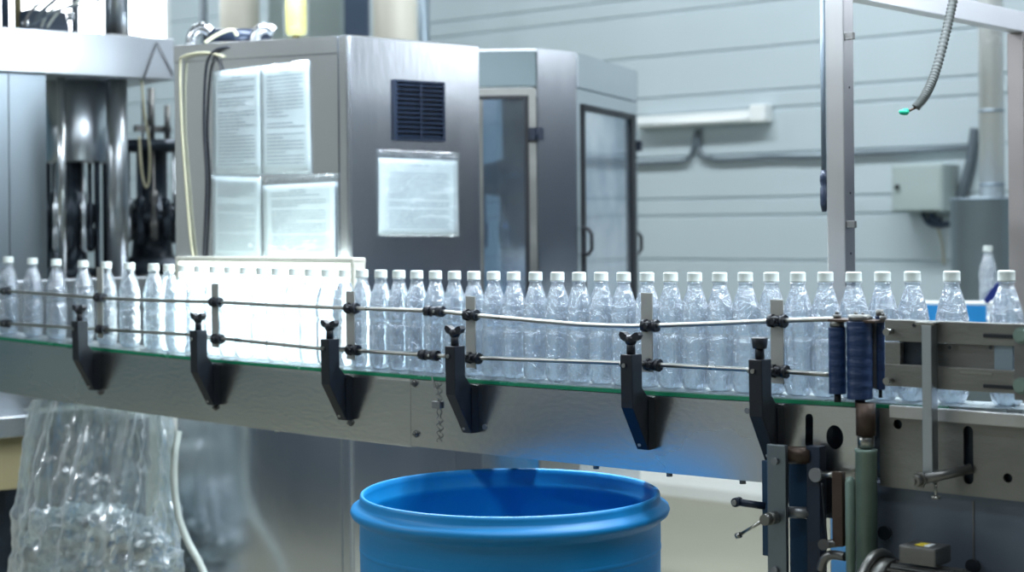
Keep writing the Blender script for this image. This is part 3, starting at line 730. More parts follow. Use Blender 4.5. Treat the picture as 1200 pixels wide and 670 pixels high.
# second cluster at the right of the column
q0 = FL.P(178, 250, .30)
ztop = FL.loc(178, 158, .3)[1]
mb = MB(); mb.lathe([(.0005, 1.101), (.15, 1.101), (.155, 1.14), (.07, 1.16), (.06, 1.25), (.10, 1.26), (.11, 1.30), (.05, 1.33), (.05, ztop-.06), (.12, ztop-.055), (.12, ztop-.02), (.0005, ztop-.02)], (q0.x, q0.y, 0), 28)
tr2 = part('rinser_turret', mb, 'dark', fill)
rnd = random.Random(4)
for k in range(16):
    a_ = 2*pi*k/16; rr_ = .11; q = Vector((q0.x+rr_*cos(a_), q0.y+rr_*sin(a_), 0)); mb = MB(); h0 = 1.19+rnd.uniform(0, .03); h1 = h0+rnd.uniform(.09, .13)
    mb.lathe([(.0005, h0), (.011, h0), (.015, h0+.02), (.015, h0+.06), (.009, h0+.07), (.009, h1), (.014, h1+.005), (.014, h1+.04), (.004, h1+.045), (.004, ztop-.056), (.0005, ztop-.056)], q, 10)
    mb.tube(spline([q+Vector((0, 0, h1+.02)), q+Vector((.02*cos(a_), .02*sin(a_), h1)), q+Vector((.022*cos(a_), .022*sin(a_), h0+.02)), q+Vector((0, 0, h0))], 4), .003, 6)
    part('rinsing_gripper', mb, ['dark', 'steel', 'dark', 'steel_old'][k % 4], tr2)
part('top_rod', MB().cyl((q0.x+.05, q0.y-.02, ztop-.02), (q0.x+.05, q0.y-.02, ztop+.10), .010, n=12).cyl((q0.x-.03, q0.y, ztop-.02), (q0.x-.03, q0.y, zbm-.0005), .004, n=8).cyl((q0.x, q0.y, ztop-.02), (q0.x, q0.y, zbm-.0005), .012, n=10), 'steel_old', tr2)
part('bracket_arm', MB().box((q0.x-.06, q0.y-.01, ztop+.01), (q0.x+.07, q0.y+.01, ztop+.03)), 'steel_old', tr2)
solo('cable', MB().tube(spline([FL.P(166, 94, .02), FL.P(169, 130, .0), FL.P(175, 170, .0), FL.P(175, 208, .0), FL.P(171, 219, .0), FL.P(166, 200, .02), FL.P(163, 160, .05)], 6), .0042, 8), 'creamcable', FL, FL.P(171, 219, .0),
     'cream hose loop hanging below the overhead beam in front of the dark turret', 'hose')
cable(FL, [(168, 94, -.006), (184, 50, -.006), (203, 88, -.006)], .0022, 'black', 'cable', 'thin black cable bent in a peak over the end of the overhead beam', k=1)
# clutter over the beam
q = FL.P(62, 20, .25)
mb = MB(); mb.prism([(q.y-.06, zt+.001), (q.y+.06, zt+.001), (q.y+.06, zt+.05), (q.y+.03, zt+.09), (q.y-.03, zt+.09), (q.y-.06, zt+.04)], FL.loc(35, 20, .2)[0], FL.loc(80, 20, .2)[0]); vb = part('valve_manifold', mb, 'navy', fill, bevel=.003)
for i, (xa_, xb_) in enumerate(((40, 62), (48, 74), (28, 50), (55, 92), (33, 110))):
    part('hose', MB().tube(spline([FL.P(xa_, 32, .14-.01*i), FL.P((xa_+xb_)/2-4, 16-i, .13-.01*i), FL.P(xb_, 2, .13), FL.P(xb_+20, -14, .15)], 6), .0045 if i else .007, 8), ['grey', 'whitehose', 'steel_old', 'whitehose', 'grey'][i], vb)
part('chrome_fitting', MB().cyl(FL.P(82, 14, .16), FL.P(84, 24, .16), .012, n=14), 'chrome', vb); part('chrome_fitting', MB().cyl(FL.P(30, 24, .14), FL.P(30, 31, .14), .013, n=14), 'chrome', vb)
for i, (px, rp, m_, lab) in enumerate(((6, 5, 'navy', 'dark blue upright pipe on the overhead beam at the top left corner'), (21, 4.5, 'beige', 'beige upright pipe on the overhead beam near the top left corner'), (88, 4.5, 'grey', 'slim grey strut rising from the overhead beam right of the manifold'))):
    q = FL.P(px, 20, .30); solo('upright_pipe', MB().cyl((q.x, q.y, zt+.0005), (q.x, q.y, zt+.32), rp/F*5, n=16), m_, FL, (q.x, q.y, zt), lab, 'pipe')

# ================================================================== THINGS BEHIND (columns, pipes)
def upright(name, px0, px1, Y, mat, label, cat, z1=3.5, round_=True, z0=0, n=28):
    a_ = at(px0, 20, Y).x; b_ = at(px1, 20, Y).x; c = (a_+b_)/2; r = (b_-a_)/2
    mb = MB()
    if round_: mb.cyl((c, Y, z0), (c, Y, z1), r, n=n)
    else: mb.box((a_, Y-r*.6, z0), (b_, Y+r*.6, z1), .006)
    return solo(name, mb, mat, WF, (c, Y, z0), label, cat)
upright('insulated_pipe', 258, 304, 7.6, 'cream', 'thick cream insulated pipe rising behind the actuator on the cabinet', 'pipe')
upright('insulated_pipe', 437, 489, 7.2, 'cream', 'thick cream insulated pipe rising behind the top edge of the cabinet front', 'pipe')
upright('thin_pipe', 234, 243, 8.2, 'grey', 'thin dark grey pipe rising against the wall above the actuator', 'pipe')
upright('steel_column', 318, 403, 7.8, 'greycol', 'wide grey green building column behind the yellow filter', 'column', round_=False)
upright('dark_column', 404, 433, 7.0, 'navy', 'dark blue grey square column behind the cabinet corner', 'column', round_=False)
upright('thin_pipe', 490, 503, 7.9, 'tank', 'slim grey pipe against the wall right of the cream insulated pipe', 'pipe')

# wall fittings
def wl(px, py, off): return WALL.P(px, py, -off)
p = wl(752, 138, .01); q = wl(906, 135, .01)
lamp = thing('tube_lamp', WALL, ((p.x+q.x)/2, 0, p.z), 'unlit white tube lamp fitting mounted level on the pale wall', 'lamp')
e0 = WALL.loc(752, 139)[0]; e1 = WALL.loc(887, 139)[0]; e2 = WALL.loc(906, 139)[0]; zc = WALL.loc(850, 139)[1]
part('lamp_body', MB().box((e0, -.05, zc-.025), (e1, -.001, zc+.030), .006), 'white', lamp)
part('tube', MB().cyl((e0, -.065, zc-.012), (e1, -.065, zc-.012), .014, n=14), 'white', lamp)
part('junction_box', MB().box((e1+.002, -.07, zc-.028), (e2, -.001, zc+.050), .008), 'white', lamp)
def wcable(pts, r, label, mat='grey'):
    ps = spline([wl(x, y, .02) for x, y in pts], 8); return solo('wall_cable', MB().tube(ps, r, 8), mat, WALL, ps[0], label, 'cable')
wcable([(735, 192), (780, 190), (803, 188), (811, 178), (814, 163), (817, 152)], .010, 'grey cable along the wall curving up to the lamp from the left')
wcable([(819, 152), (818, 172), (824, 183), (840, 187), (872, 186), (905, 184), (960, 184), (1010, 180), (1060, 178), (1110, 175), (1140, 172)], .010, 'long grey cable from the lamp running right along the wall')
p = wl(1046, 193, 0); q = wl(1104, 248, 0); w0 = WALL.loc(1045, 220, -.15)[0]; w1_ = WALL.loc(1105, 220, -.15)[0]; z0 = WALL.loc(1075, 248, -.15)[1]; z1 = WALL.loc(1075, 192.5, -.15)[1]
eb = thing('electrical_box', WALL, ((w0+w1_)/2, -.15, z0), 'grey green electrical box with small lock on the wall right of the steel post', 'box')
part('box_body', MB().box((w0, -.15, z0), (w1_, -.001, z1), .004), 'boxgrey', eb)
part('box_door', MB().box((w0+.008, -.156, z0+.008), (w1_-.008, -.1505, z1-.008), .002), 'boxgrey', eb)
q = WALL.P(1052, 219, -.157); part('lock', MB().cyl(q, q+Vector((0, -.012, 0)), .010, n=12), 'black', eb)
for pts, lab in (([(1081, 249), (1087, 260), (1097, 264), (1112, 262)], 'dark cable drooping from under the electrical box to the right'),
                 ([(1091, 249), (1094, 257), (1103, 259)], 'short dark cable below the electrical box')):
    wcable(pts, .012, lab, 'navy')
wcable([(1143, 150), (1138, 185), (1131, 215), (1125, 232)], .022, 'dark sloping cable bundle beside the tall white pipe', 'grey')
wcable([(1098, 264), (1104, 285), (1106, 310)], .004, 'very thin wire hanging down the wall below the electrical box', 'creamcable')
ty = 6.0
ca = at(1115, 232, ty); cb = at(1192, 232, ty); c = (ca.x+cb.x)/2; r = (cb.x-ca.x)/2; ztk = ca.z
tk = thing('grey_tank', WF, (c, ty, 0), 'grey cylindrical tank at the right behind the steel post', 'tank')
mb = MB(); mb.lathe([(.0005, 0), (r, 0), (r, ztk-.012), (r*1.03, ztk-.010), (r*1.03, ztk), (.0005, ztk)], (c, ty, 0), 40); part('tank_shell', mb, 'tank', tk)
ca = at(1147, 100, ty); cb = at(1176, 100, ty); c = (ca.x+cb.x)/2; r = (cb.x-ca.x)/2
fl = thing('flue_pipe', WF, (c, ty, ztk), 'shiny white flue pipe rising from the grey tank at the right', 'pipe')
mb = MB(); mb.cyl((c, ty, ztk+.0005), (c, ty, 3.3), r, n=28); part('pipe_body', mb, pm('pale_galvanised_pipe', '#e6eaea', .15, .25, .06), fl)
for y_ in (132, 218): zz = at(1160, y_, ty).z; part('pipe_band', MB().cyl((c, ty, zz), (c, ty, zz+.01), r*1.04, n=28), 'tank', fl)

# ================================================================== GANTRY
pa = at(985, 160, 3.45); GF = Fr(pa.x, 3.45, -41.2)
ga = thing('gantry_frame', GF, (0, 0, 0), 'square steel tube gantry with two posts and a top beam at the right', 'frame')
xa_ = GF.loc(968, 160)[0]; xb_ = GF.loc(989.5, 160)[0]; wd = xb_-xa_; dp = .043
zbm = GF.loc(1178, 33, .80)[1]
part('post', MB().box((xa_, 0, 0), (xb_, dp, zbm+.052), .003), pm('pinkish_steel', (.50, .50, .51, 1), 1, .32, .1, 3), ga)
# second post
x2 = xa_; v2 = None
best = min((abs(GF.loc(1181, 180, v*.001)[0]-xa_), v*.001) for v in range(400, 1400, 2)); v2 = best[1]
part('post', MB().box((xa_, v2, 0), (xb_, v2+dp, zbm), .003), pm('brownish_steel', (.22, .20, .195, 1), .9, .4, .2, 6), ga)
part('top_beam', MB().box((xa_+.002, dp+.001, zbm+.001), (xb_-.002, v2+dp+.02, zbm+.052), .002), pm('pale_beam_steel', (.82, .84, .88, 1), .5, .45, .05, 4), ga)
for py in (43, 263):
    z = GF.loc(1000, py, .02)[1]
    part('lug', MB().box((xb_+.0005, .004, z-.007), (xb_+.02, .014, z+.008), .001), 'steel_old', ga)
for py in (102, 226, 297):
    z = GF.loc(1000, py, .02)[1]; part('hole_mark', MB().cyl((xb_+.0003, .022, z), (xb_+.0012, .022, z), .0025, n=10), 'rubber', ga)
# dark conduit and switch left of the post
q = GF.loc(965.5, 100, .02)[0]
cd = thing('conduit', GF, (q, .02, 1.36), 'thin grey conduit ending in a black connector along the left of the gantry post', 'conduit')
zcn = GF.loc(965, 200, .02)[1]; part('pipe', MB().cyl((q-.002, .02, zcn), (q-.002, .02, zbm+.06), .0055, n=12), 'grey', cd)
mb = MB(); z1 = GF.loc(965, 205, .02)[1]; z2 = GF.loc(965, 246, .02)[1]
mb.lathe([(.0005, z2-.004), (.005, z2-.004), (.0085, z2+.012), (.0085, z1-.028), (.0065, z1-.025), (.009, z1-.012), (.009, z1-.004), (.006, z1+.010), (.0005, z1+.010)], (q-.002, .02, 0), 14)
part('connector', mb, 'blackm', cd)
# spiral hose
pts = spline([at(1130, -60, 3.55), at(1118, -4, 3.5), at(1108, 40, 3.46), at(1096, 85, 3.42), at(1084, 112, 3.40), at(1073, 126, 3.40)], 40)
hs = thing('spiral_hose', WF, pts[-1], 'grey spiral air hose with green tip hanging down from the gantry beam', 'hose')
rad = [.0088+.0020*sin(2*pi*i/4+.4) for i in range(len(pts))]
part('hose_body', MB().tube(pts, rad, 12), 'hose', hs)
part('inner_wire', MB().tube([at(1073, 126, 3.4), at(1069, 128, 3.4), at(1065, 130, 3.4)], .003, 6), 'brown', hs)
mb = MB(); c = at(1060, 131, 3.4)
bm = bmesh.new(); bmesh.ops.create_icosphere(bm, subdivisions=2, radius=.0095)
for v in bm.verts: v.co *= 1+.35*noise.noise(v.co*180); v.co.x *= 1.2; v.co.z *= .75
bm.verts.index_update(); mb.add([v.co+c for v in bm.verts], [[v.index for v in f.verts] for f in bm.faces], True); bm.free()
part('tip', mb, 'teal', hs, 'green tip')

# ================================================================== BACK CONVEYOR at the right
BF = Fr(at(1130, 370, 5.0).x, 5.0, -20)
zbk = BF.loc(1158, 372)[1]; x0 = BF.loc(1078, 360)[0]; x1 = BF.loc(1240, 360)[0]
bc = thing('rear_conveyor', BF, ((x0+x1)/2, 0, 0), 'white rear conveyor with blue side guard behind the bottles at the right', 'conveyor')
part('belt_table', MB().box((x0, -.10, zbk-.10), (x1, .14, zbk), .003), 'white', bc)
zg0 = BF.loc(1100, 374, -.09)[1]; zg1 = BF.loc(1100, 357, -.09)[1]
part('blue_guard', MB().box((x0, -.105, zg0-.01), (BF.loc(1156, 360, -.1)[0], -.095, zg1)), 'bluetrim', bc, 'bright blue strip')
part('top_rail', MB().cyl((x0, -.1, zg1+.006), (x1, -.1, zg1+.006), .007, n=10), 'white', bc)
for x in (x0+.05, x1-.05): part('leg', MB().box((x-.02, -.02, 0), (x+.02, .02, zbk-.101)), 'steel', bc)
o = bot0.copy(); COL.objects.link(o)
for ch in kids:
    if ch.name.startswith('water'): continue
    c2 = ch.copy(); COL.objects.link(c2); c2.parent = o
q = BF.loc(1158, 330, .06); o.location = BF.w(q[0], .06, zbk+.0005); o['label'] = 'single clear bottle standing farther back on the rear conveyor by the gantry post'
del o['group']
p = at(1161, 353, 4.7); q = at(1170, 330, 4.7)
mb = MB(); mb.add([at(1153, 352, 4.72), at(1157, 356, 4.72), at(1164, 350, 4.72), at(1172, 338, 4.72), at(1173, 328, 4.72), at(1167, 333, 4.72), at(1160, 341, 4.72)]
   + [v+Vector((.004, .02, 0)) for v in [at(1153, 352, 4.72), at(1157, 356, 4.72), at(1164, 350, 4.72), at(1172, 338, 4.72), at(1173, 328, 4.72), at(1167, 333, 4.72), at(1160, 341, 4.72)]],
   [(0,1,2,3,4,5,6), (13,12,11,10,9,8,7)]+[(i, (i+1) % 7, (i+1) % 7+7, i+7) for i in range(7)])
mb.v = [Vector((( v.x-BF.ox)*BF.c+(v.y-BF.oy)*BF.s, -(v.x-BF.ox)*BF.s+(v.y-BF.oy)*BF.c, v.z)) for v in mb.v]
part('guard_flap', mb, pm('navy_plastic', '#1a2f78', 0, .5), bc, 'navy blue flap')

# ================================================================== BLUE ROLLERS
yv = -.085
rl = [(981, 20.5, 384, 461, 'left of the three blue rollers, slim and shiny, at the end of the guide rods'),
      (1007, 30, 377, 467, 'widest blue roller, in the middle of the three, above the green cylinder'),
      (1031, 11, 371, 456, 'narrow blue roller right of the other two, beside the steel block')]
for i, (px, wpx, yt, yb, lab) in enumerate(rl):
    v_ = yv if i != 2 else -.060
    p = CF.P(px, yt, v_); q = CF.P(px, yb, v_); Yd = CF.w(p.x, v_).y; r = wpx/2/F*Yd
    t = thing('blue_roller', CF, (p.x, v_, q.z), lab, 'roller', 'blue rollers at the end of the guide rods')
    mb = MB(); pr = [(.0005, q.z)]
    n = 14
    for k in range(n+1):
        z = q.z+(p.z-q.z)*k/n; pr += [(r, z), (r*(.97 if k % 2 else 1), z+.001)]
    pr.append((.0005, p.z+.001)); mb.lathe(pr, (p.x, v_, 0), 24); part('sleeve', mb, 'bluepad', t)
    part('core', MB().cyl((p.x, v_, p.z+.0015), (p.x, v_, p.z+.012), r*.85, n=20), 'steel_old2', t)
    part('spindle', MB().cyl((p.x, v_, q.z-.014), (p.x, v_, q.z), r*.4, n=12), 'rubber', t)
p = CF.P(976, 376, -.085); q = CF.P(1038, 374, -.06)
pl = thing('roller_bracket', CF, (p.x+.03, -.08, p.z), 'rusty brown mounting plate with bolts across the tops of the blue rollers', 'bracket')
part('plate', MB().box((p.x-.003, -.098, p.z-.0005), (q.x, -.050, p.z+.004), .001), 'brown', pl)
for px, py, r_ in ((981, 371, .007), (1003, 368, .007), (1011, 366, .005), (1035, 366, .006)):
    c = CF.P(px, py, -.078); part('bolt', MB().cyl((c.x, -.078, p.z+.004), (c.x, -.078, p.z+.011), r_, n=6).cyl((c.x, -.078, p.z+.011), (c.x, -.078, p.z+.016), r_*.5, n=10), 'steel_old', pl)
c = CF.P(1010, 366, -.078); part('washer_bar', MB().box((c.x-.004, -.085, p.z+.004), (c.x+.016, -.070, p.z+.009), .001), 'steel_old2', pl)
part('side_strip', MB().box((CF.loc(1024.5, 400, -.07)[0]-.003, -.072, CF.loc(1024, 455, -.07)[1]), (CF.loc(1024.5, 400, -.07)[0]+.003, -.066, p.z-.001)), 'steel_old2', pl)

# ================================================================== TRANSFER BLOCK (right)
V0 = -.095
def bx(mb, x0, y0, x1, y1, v0, v1, bev=.001):
    """box from picture corners on plane v0, thickness to v1; edges kept level"""
    a_ = CF.loc(x0, (y0+y1)/2, v0)[0]; b_ = CF.loc(x1, (y0+y1)/2, v0)[0]; xm_ = (x0+x1)/2
    mb.box((a_, v0, CF.loc(xm_, y1, v0)[1]), (b_, v1, CF.loc(xm_, y0, v0)[1]), bev); return mb
blk = thing('slotted_guide_block', CF, CF.P(1110, 462, V0), 'worn steel guide block with slots and screws in front of the last bottles', 'machine part')
xe = 1260
part('upper_plate', bx(MB(), 1037, 378, xe, 404, V0, V0+.014), 'steel_old2', blk)
part('lower_plate', bx(MB(), 1037, 432, xe, 459, V0, V0+.014), 'steel_old2', blk)
part('left_plate', bx(MB(), 1037, 401, 1055, 434, V0+.001, V0+.013), 'steel_old2', blk)
part('back_plate', bx(MB(), 1080, 403, 1166, 434, V0+.010, V0+.03), 'steel_old', blk)
part('recess_plate', bx(MB(), 1054, 400, 1081, 436, V0+.0145, V0+.018), 'dark', blk)
part('spacer', bx(MB(), 1165, 403, 1187, 434, V0+.004, V0+.012), 'tank', blk)
part('end_block', bx(MB(), 1188, 380, xe, 471, V0-.012, V0+.002, .002), 'steel_old', blk)
part('bright_edge', bx(MB(), 1125, 436, 1163, 438.5, V0-.0012, V0+.002, .0003), 'rod', blk)
for y_ in (393, 452):
    mb = MB(); a_ = CF.P(1152, y_, V0-.002); b_ = CF.P(1187, y_+1, V0-.002); mb.box((a_.x, V0-.0025, a_.z-.003), (b_.x, V0+.001, a_.z+.003), .001); part('slot', mb, 'rubber', blk)
    mb = MB(); a_ = CF.P(1197, y_, V0-.012); mb.cyl(a_, a_+Vector((0, -.006, 0)), .010, n=6); mb.cyl(a_, a_+Vector((0, -.002, 0)), .013, n=20); part('hex_screw', mb, 'hydr', blk)
for y_ in (388, 445):
    a_ = CF.P(1040, y_, V0); mb = MB(); mb.cyl(a_+Vector((.008, 0, 0)), a_+Vector((.008, -.016, 0)), .0045, n=12); mb.cyl(a_+Vector((.008, -.016, 0)), a_+Vector((.008, -.020, 0)), .006, n=14); part('stud', mb, 'rod', blk)
for px, py in ((1071, 381), (1113, 407), (1073, 411), (1161, 407)):
    a_ = CF.P(px, py, V0-.001); part('small_hole', MB().cyl(a_, a_+Vector((0, -.0006, 0)), .003, n=12), 'rubber', blk)
# vertical hanger bar with clamp rod
hb = thing('hanger_bar', CF, CF.P(1091, 567, V0-.03), 'vertical square steel bar hanging across the block down to a clamp rod', 'machine part')
a_ = CF.loc(1080.5, 470, V0-.022)[0]; b_ = CF.loc(1092, 470, V0-.022)[0]; zb0 = CF.loc(1086, 566, V0-.022)[1]; zb1 = CF.loc(1086, 381, V0-.022)[1]
part('bar', MB().box((a_, V0-.022, zb0), (b_, V0-.0005, zb1), .0012), 'steel', hb)
part('top_cap', MB().box((a_-.012, V0-.022, zb1+.0002), (b_+.005, V0+.004, zb1+.005), .001), 'rod', hb)
pr = CF.P(1078, 562, V0-.033); mb = MB()
part('clamp_knob', MB().cyl(pr+Vector((0, -.022, 0)), pr+Vector((0, -.006, 0)), .010, n=20).cyl(pr+Vector((0, -.006, 0)), pr+Vector((0, 0, 0)), .0135, n=6).cyl(pr+Vector((0, -.026, 0)), pr+Vector((0, -.022, 0)), .005, n=12), 'steel_old2', hb)
ps = CF.P(1138, 549, -.082)
part('clamp_rod', MB().cyl(pr, CF.P(1138, 549, -.0665), .0085, n=16), 'steel_old', hb)
c = CF.P(1093, 566, V0-.022); part('lock_bolt', MB().cyl((c.x, V0-.012, zb0-.022), (c.x, V0-.012, zb0), .0025, n=10).cyl((c.x, V0-.012, zb0-.025), (c.x, V0-.012, zb0-.021), .0075, n=14), 'rod', hb)
# machine front plate with flange, slot and holes
tb = thing('transfer_table', CF, (.2, -.03, 0), 'dark steel transfer table with slotted front plate at the lower right corner', 'machine')
pv = -.066
l0 = CF.loc(1031, 530, pv)[0]; l1 = CF.loc(1300, 530, pv)[0]; zt_ = CF.loc(1110, 484, pv)[1]; zb_ = CF.loc(1110, 578, pv)[1]
sx, sa = CF.loc(1134.5, 505, pv); _, sb = CF.loc(1134.5, 561, pv); rr = .0085
slot = [(sx+rr*cos(a), sa+rr*sin(a)) for a in [pi*i/8 for i in range(9)]]+[(sx+rr*cos(a), sb+rr*sin(a)) for a in [pi+pi*i/8 for i in range(9)]]
h2 = CF.loc(1181, 560, pv); h3 = CF.loc(1052, 497, pv)
mb = MB(); mb.plate([(l0, zb_), (l1, zb_), (l1, zt_), (l0, zt_)], [slot, circ(h2[0], h2[1], .0075), circ(h3[0], h3[1], .008)], pv, pv+.004)
part('front_plate', mb, 'steel_old2', tb)
mb = MB(); bx(mb, 1042, 484, 1300, 499, pv-.012, pv-.0005); part('top_flange', mb, pm('pale_worn_steel', (.5, .5, .49, 1), .8, .4, .25, 9), tb)
part('back_plate', MB().box((l0, pv+.012, zb_+.005), (l1, pv+.016, zt_-.002)), 'dark', tb)
part('table_top', MB().box((l0+.02, pv+.018, zt_-.004), (l1, -.05, zt_)), 'dark', tb)
part('lower_cabinet', MB().box((l0-.035, -.050, 0), (l1, .30, zb_+.004), .002), pm('dark_blue_steel_sheet', (.14, .17, .22, 1), .7, .4, .15, 3), tb)
a_ = CF.loc(1141, 620, -.05)[0]; part('seam_strip', MB().box((a_-.0012, -.0515, .02), (a_+.0012, -.0502, zb_-.01)), 'steel_old', tb)
for px, py in ((1038, 624), (1141, 663)): c = CF.P(px, py, -.052); part('port', MB().cyl(c, c+Vector((0, -.006, 0)), .012, n=14), 'rubber', tb)

# hydraulic column under the roller
hc = thing('lift_cylinder', CF, CF.P(1016, 665, -.085), 'pale green lifting cylinder standing below the widest blue roller', 'cylinder')
c = CF.P(1015.5, 590, -.090); Yd = CF.w(c.x, -.09).y; r = 12.5/F*Yd
def zy(px, py, v): return CF.loc(px, py, v)[1]
part('shaft', MB().cyl((c.x, -.09, zy(1016, 510, -.09)), (c.x, -.09, zy(1016, 472, -.09)), r*.92, n=24), 'brown', hc)
part('ring', MB().cyl((c.x, -.09, zy(1016, 524, -.09)), (c.x, -.09, zy(1016, 509, -.09)), r*.78, n=24), 'rod', hc)
mb = MB(); zz0 = 0.0; z1 = zy(1016, 526, -.09)
mb.lathe([(.0005, .30), (r, .30), (r, z1-.006), (r*1.06, z1-.005), (r*1.06, z1), (.0005, z1)], (c.x, -.09, 0), 28); part('barrel', mb, 'hydr', hc)
part('foot', MB().cyl((c.x, -.09, 0), (c.x, -.09, .30), r*.8, n=20), 'steel_old', hc)
gc = thing('guide_sleeve', CF, CF.P(997, 660, -.095), 'slim pale green sleeve left of the lifting cylinder', 'cylinder')
c2 = CF.P(996.5, 600, -.10); mb = MB(); z0_ = zy(996, 656, -.1); z1_ = zy(996, 558, -.1)
mb.lathe([(.0005, 0), (.007, 0), (.0078, z0_-.001), (.0085, z0_), (.0085, z1_-.01), (.006, z1_-.002), (.0005, z1_)], (c2.x, -.10, 0), 20); part('sleeve_body', mb, 'hydr', gc)
part('cross_pin', MB().cyl(CF.P(963, 556, -.10), CF.P(987, 556, -.10), .0055, n=14), 'rod', gc)
part('brown_bar', bx(MB(), 975, 553, 987, 640, -.108, -.096), 'brown', gc)
part('lower_pin', MB().cyl(CF.P(965, 638, -.112), CF.P(995, 634, -.09), .007, n=14).cyl(CF.P(965, 638, -.125), CF.P(965, 638, -.112), .0095, n=16), 'steel_old', gc)
part('elbow', MB().tube(spline([CF.P(962, 668, -.10), CF.P(966, 655, -.10), CF.P(975, 650, -.10), CF.P(990, 652, -.10)], 6), .008, 12), 'steel_old', gc)
# support bars with levers
sp = thing('height_support', CF, CF.P(920, 670, -.10), 'pair of upright dark bars with clamp levers under the conveyor right of the barrel', 'support')
v1 = -.115
def vbar(px0, px1, py0, v0, v1_, mat, nm, py1=None, bev=.0015):
    a_ = CF.loc(px0, 600, v0)[0]; b_ = CF.loc(px1, 600, v0)[0]
    z1 = CF.loc((px0+px1)/2, py0, v0)[1]; z0 = 0 if py1 is None else CF.loc((px0+px1)/2, py1, v0)[1]
    return part(nm, MB().box((a_, v0, z0), (b_, v1_, z1), bev), mat, sp)
vbar(899, 921, 521, -.125, -.116, 'steel_b', 'front_bar')
vbar(893, 912, 540, -.090, -.084, 'bluedark', 'blue_plate', 652)
vbar(925, 948, 540, -.084, -.078, 'bluedark', 'blue_plate', None)
vbar(945, 961, 523, -.100, -.078, 'blackm', 'rear_bar')
for py in (533, 600):
    a_ = CF.P(930, py, -.10); mb = MB(); mb.cyl((a_.x-.012, -.105, a_.z), (a_.x+.028, -.090, a_.z), .015 if py < 560 else .010, n=18); part('spacer', mb, 'brown' if py < 560 else 'steel_dark', sp)
c = CF.P(909, 540, -.125); part('bolt', MB().cyl(c, c+Vector((0, -.006, 0)), .0065, n=12), 'steel_dark', sp)
c = CF.P(909, 668, -.125); part('bolt', MB().cyl(c, c+Vector((0, -.006, 0)), .0065, n=12), 'steel_dark', sp)
c = CF.P(957, 556, -.100); part('disc', MB().cyl(c, c+Vector((0, -.006, 0)), .012, n=20), 'steel_dark', sp)
c = CF.P(908, 606, -.125); k0 = CF.P(899, 607, -.150)
part('clamp_knob', MB().cyl(c, c+Vector((0, -.020, 0)), .011, n=18).cyl(c+Vector((0, -.020, 0)), c+Vector((0, -.034, 0)), .0095, n=18), 'steel_old2', sp)
e = CF.P(866, 627, -.150); part('lever', MB().cyl(k0, e, .0028, n=10).cyl(e+Vector((.003, 0, .001)), e-Vector((.005, 0, .002)), .0052, n=14), 'rod', sp)
e0 = CF.P(897, 593, -.10); e1 = CF.P(864, 588, -.125)
part('black_lever', MB().cyl(e0, e1, .0065, n=12).cyl(e1+Vector((0, -.008, 0)), e1+Vector((0, .008, 0)), .008, n=14), 'blackm', sp)
part('lever_end', MB().cyl(e1+Vector((0, -.0105, 0)), e1+Vector((0, -.008, 0)), .005, n=12), 'rod', sp)
cable(CF, [(963, 566, -.11), (966, 600, -.11), (969, 634, -.11)], .0018, 'rubber', 'cable', 'thin black cable between the dark support bar and the brown bar')
# motor
mt = thing('electric_motor', CF, CF.P(1085, 690, -.12), 'grey electric motor with terminal box at the bottom right', 'motor')
mv = -.165
part('terminal_box', bx(MB(), 1053, 641, 1096, 662, mv, mv+.055, .003), 'steel_old', mt)
c = CF.P(1075, 637, mv+.03)
tx = CF.loc(1076, 641, mv)[0]; tz = zy(1074, 641, mv)
part('label', MB().box((tx-.012, mv+.012, tz+.0003), (tx+.003, mv+.035, tz+.0012)), 'yellow', mt, 'yellow sticker')
part('label', MB().box((tx+.0035, mv+.012, tz+.0003), (tx+.012, mv+.035, tz+.0012)), 'white', mt, 'white sticker')
a_ = CF.P(1050, 700, mv+.03); b_ = CF.P(1130, 700, mv+.03); mz = zy(1074, 664, mv)-.062; mb = MB()
mb.cyl((a_.x, mv+.028, mz), (b_.x, mv+.028, mz), .056, n=36)
for k in range(24):
    an = 2*pi*k/24; mb.box((a_.x+.002, mv+.028+.060*cos(an)-.0012, mz+.060*sin(an)-.0012), (b_.x-.002, mv+.028+.060*cos(an)+.0012, mz+.060*sin(an)+.0012))
part('housing', mb, 'steel_old', mt)
mb = MB(); mb.box((a_.x+.004, mv+.004, mz+.054), (b_.x-.02, mv+.05, tz-.036)); part('box_base', mb, 'steel_dark', mt)
mb = MB(); mb.tube([(a_.x-.030+.0, mv+.028+.068*cos(t), mz+.068*sin(t)) for t in [2*pi*i/40 for i in range(41)]], .008, 10, False); mb.cyl((a_.x-.034, mv+.028, mz), (a_.x-.001, mv+.028, mz), .062, n=36)
part('fan_cover', mb, 'steel_old2', mt)
part('mount', MB().box((a_.x, mv+.0, 0), (b_.x-.01, mv+.06, mz-.052)), 'dark', mt)

# ================================================================== BARREL
bcx = at(597.5, 575, 3.085); bc_ = (bcx.x, 3.085, 0)
br = thing('blue_barrel', WF, bc_, 'large open blue plastic barrel standing in front of the conveyor', 'barrel')
zt = .748
pr = [(.0005, .0), (.255, .0), (.270, .01), (.275, .05), (.2825, .45), (.2855, .66), (.2855, .694), (.290, .700), (.3005, .708), (.3030, .715), (.3005, .722), (.2925, .726), (.2870, .730), (.2850, .733), (.2850, .741), (.2838, .746), (.2805, .748), (.2775, .745), (.2760, .736), (.2765, .722), (.2725, .716), (.2722, .706), (.2748, .700), (.2745, .60), (.262, .03), (.0005, .02)]
mb = MB(); mb.lathe(pr, bc_, 96); part('barrel_shell', mb, 'barrel', br)
mb = MB(); mb.lathe([(.2845, .640), (.2862, .643), (.2862, .648), (.2852, .651)], bc_, 96); part('hoop', mb, 'barrel', br)

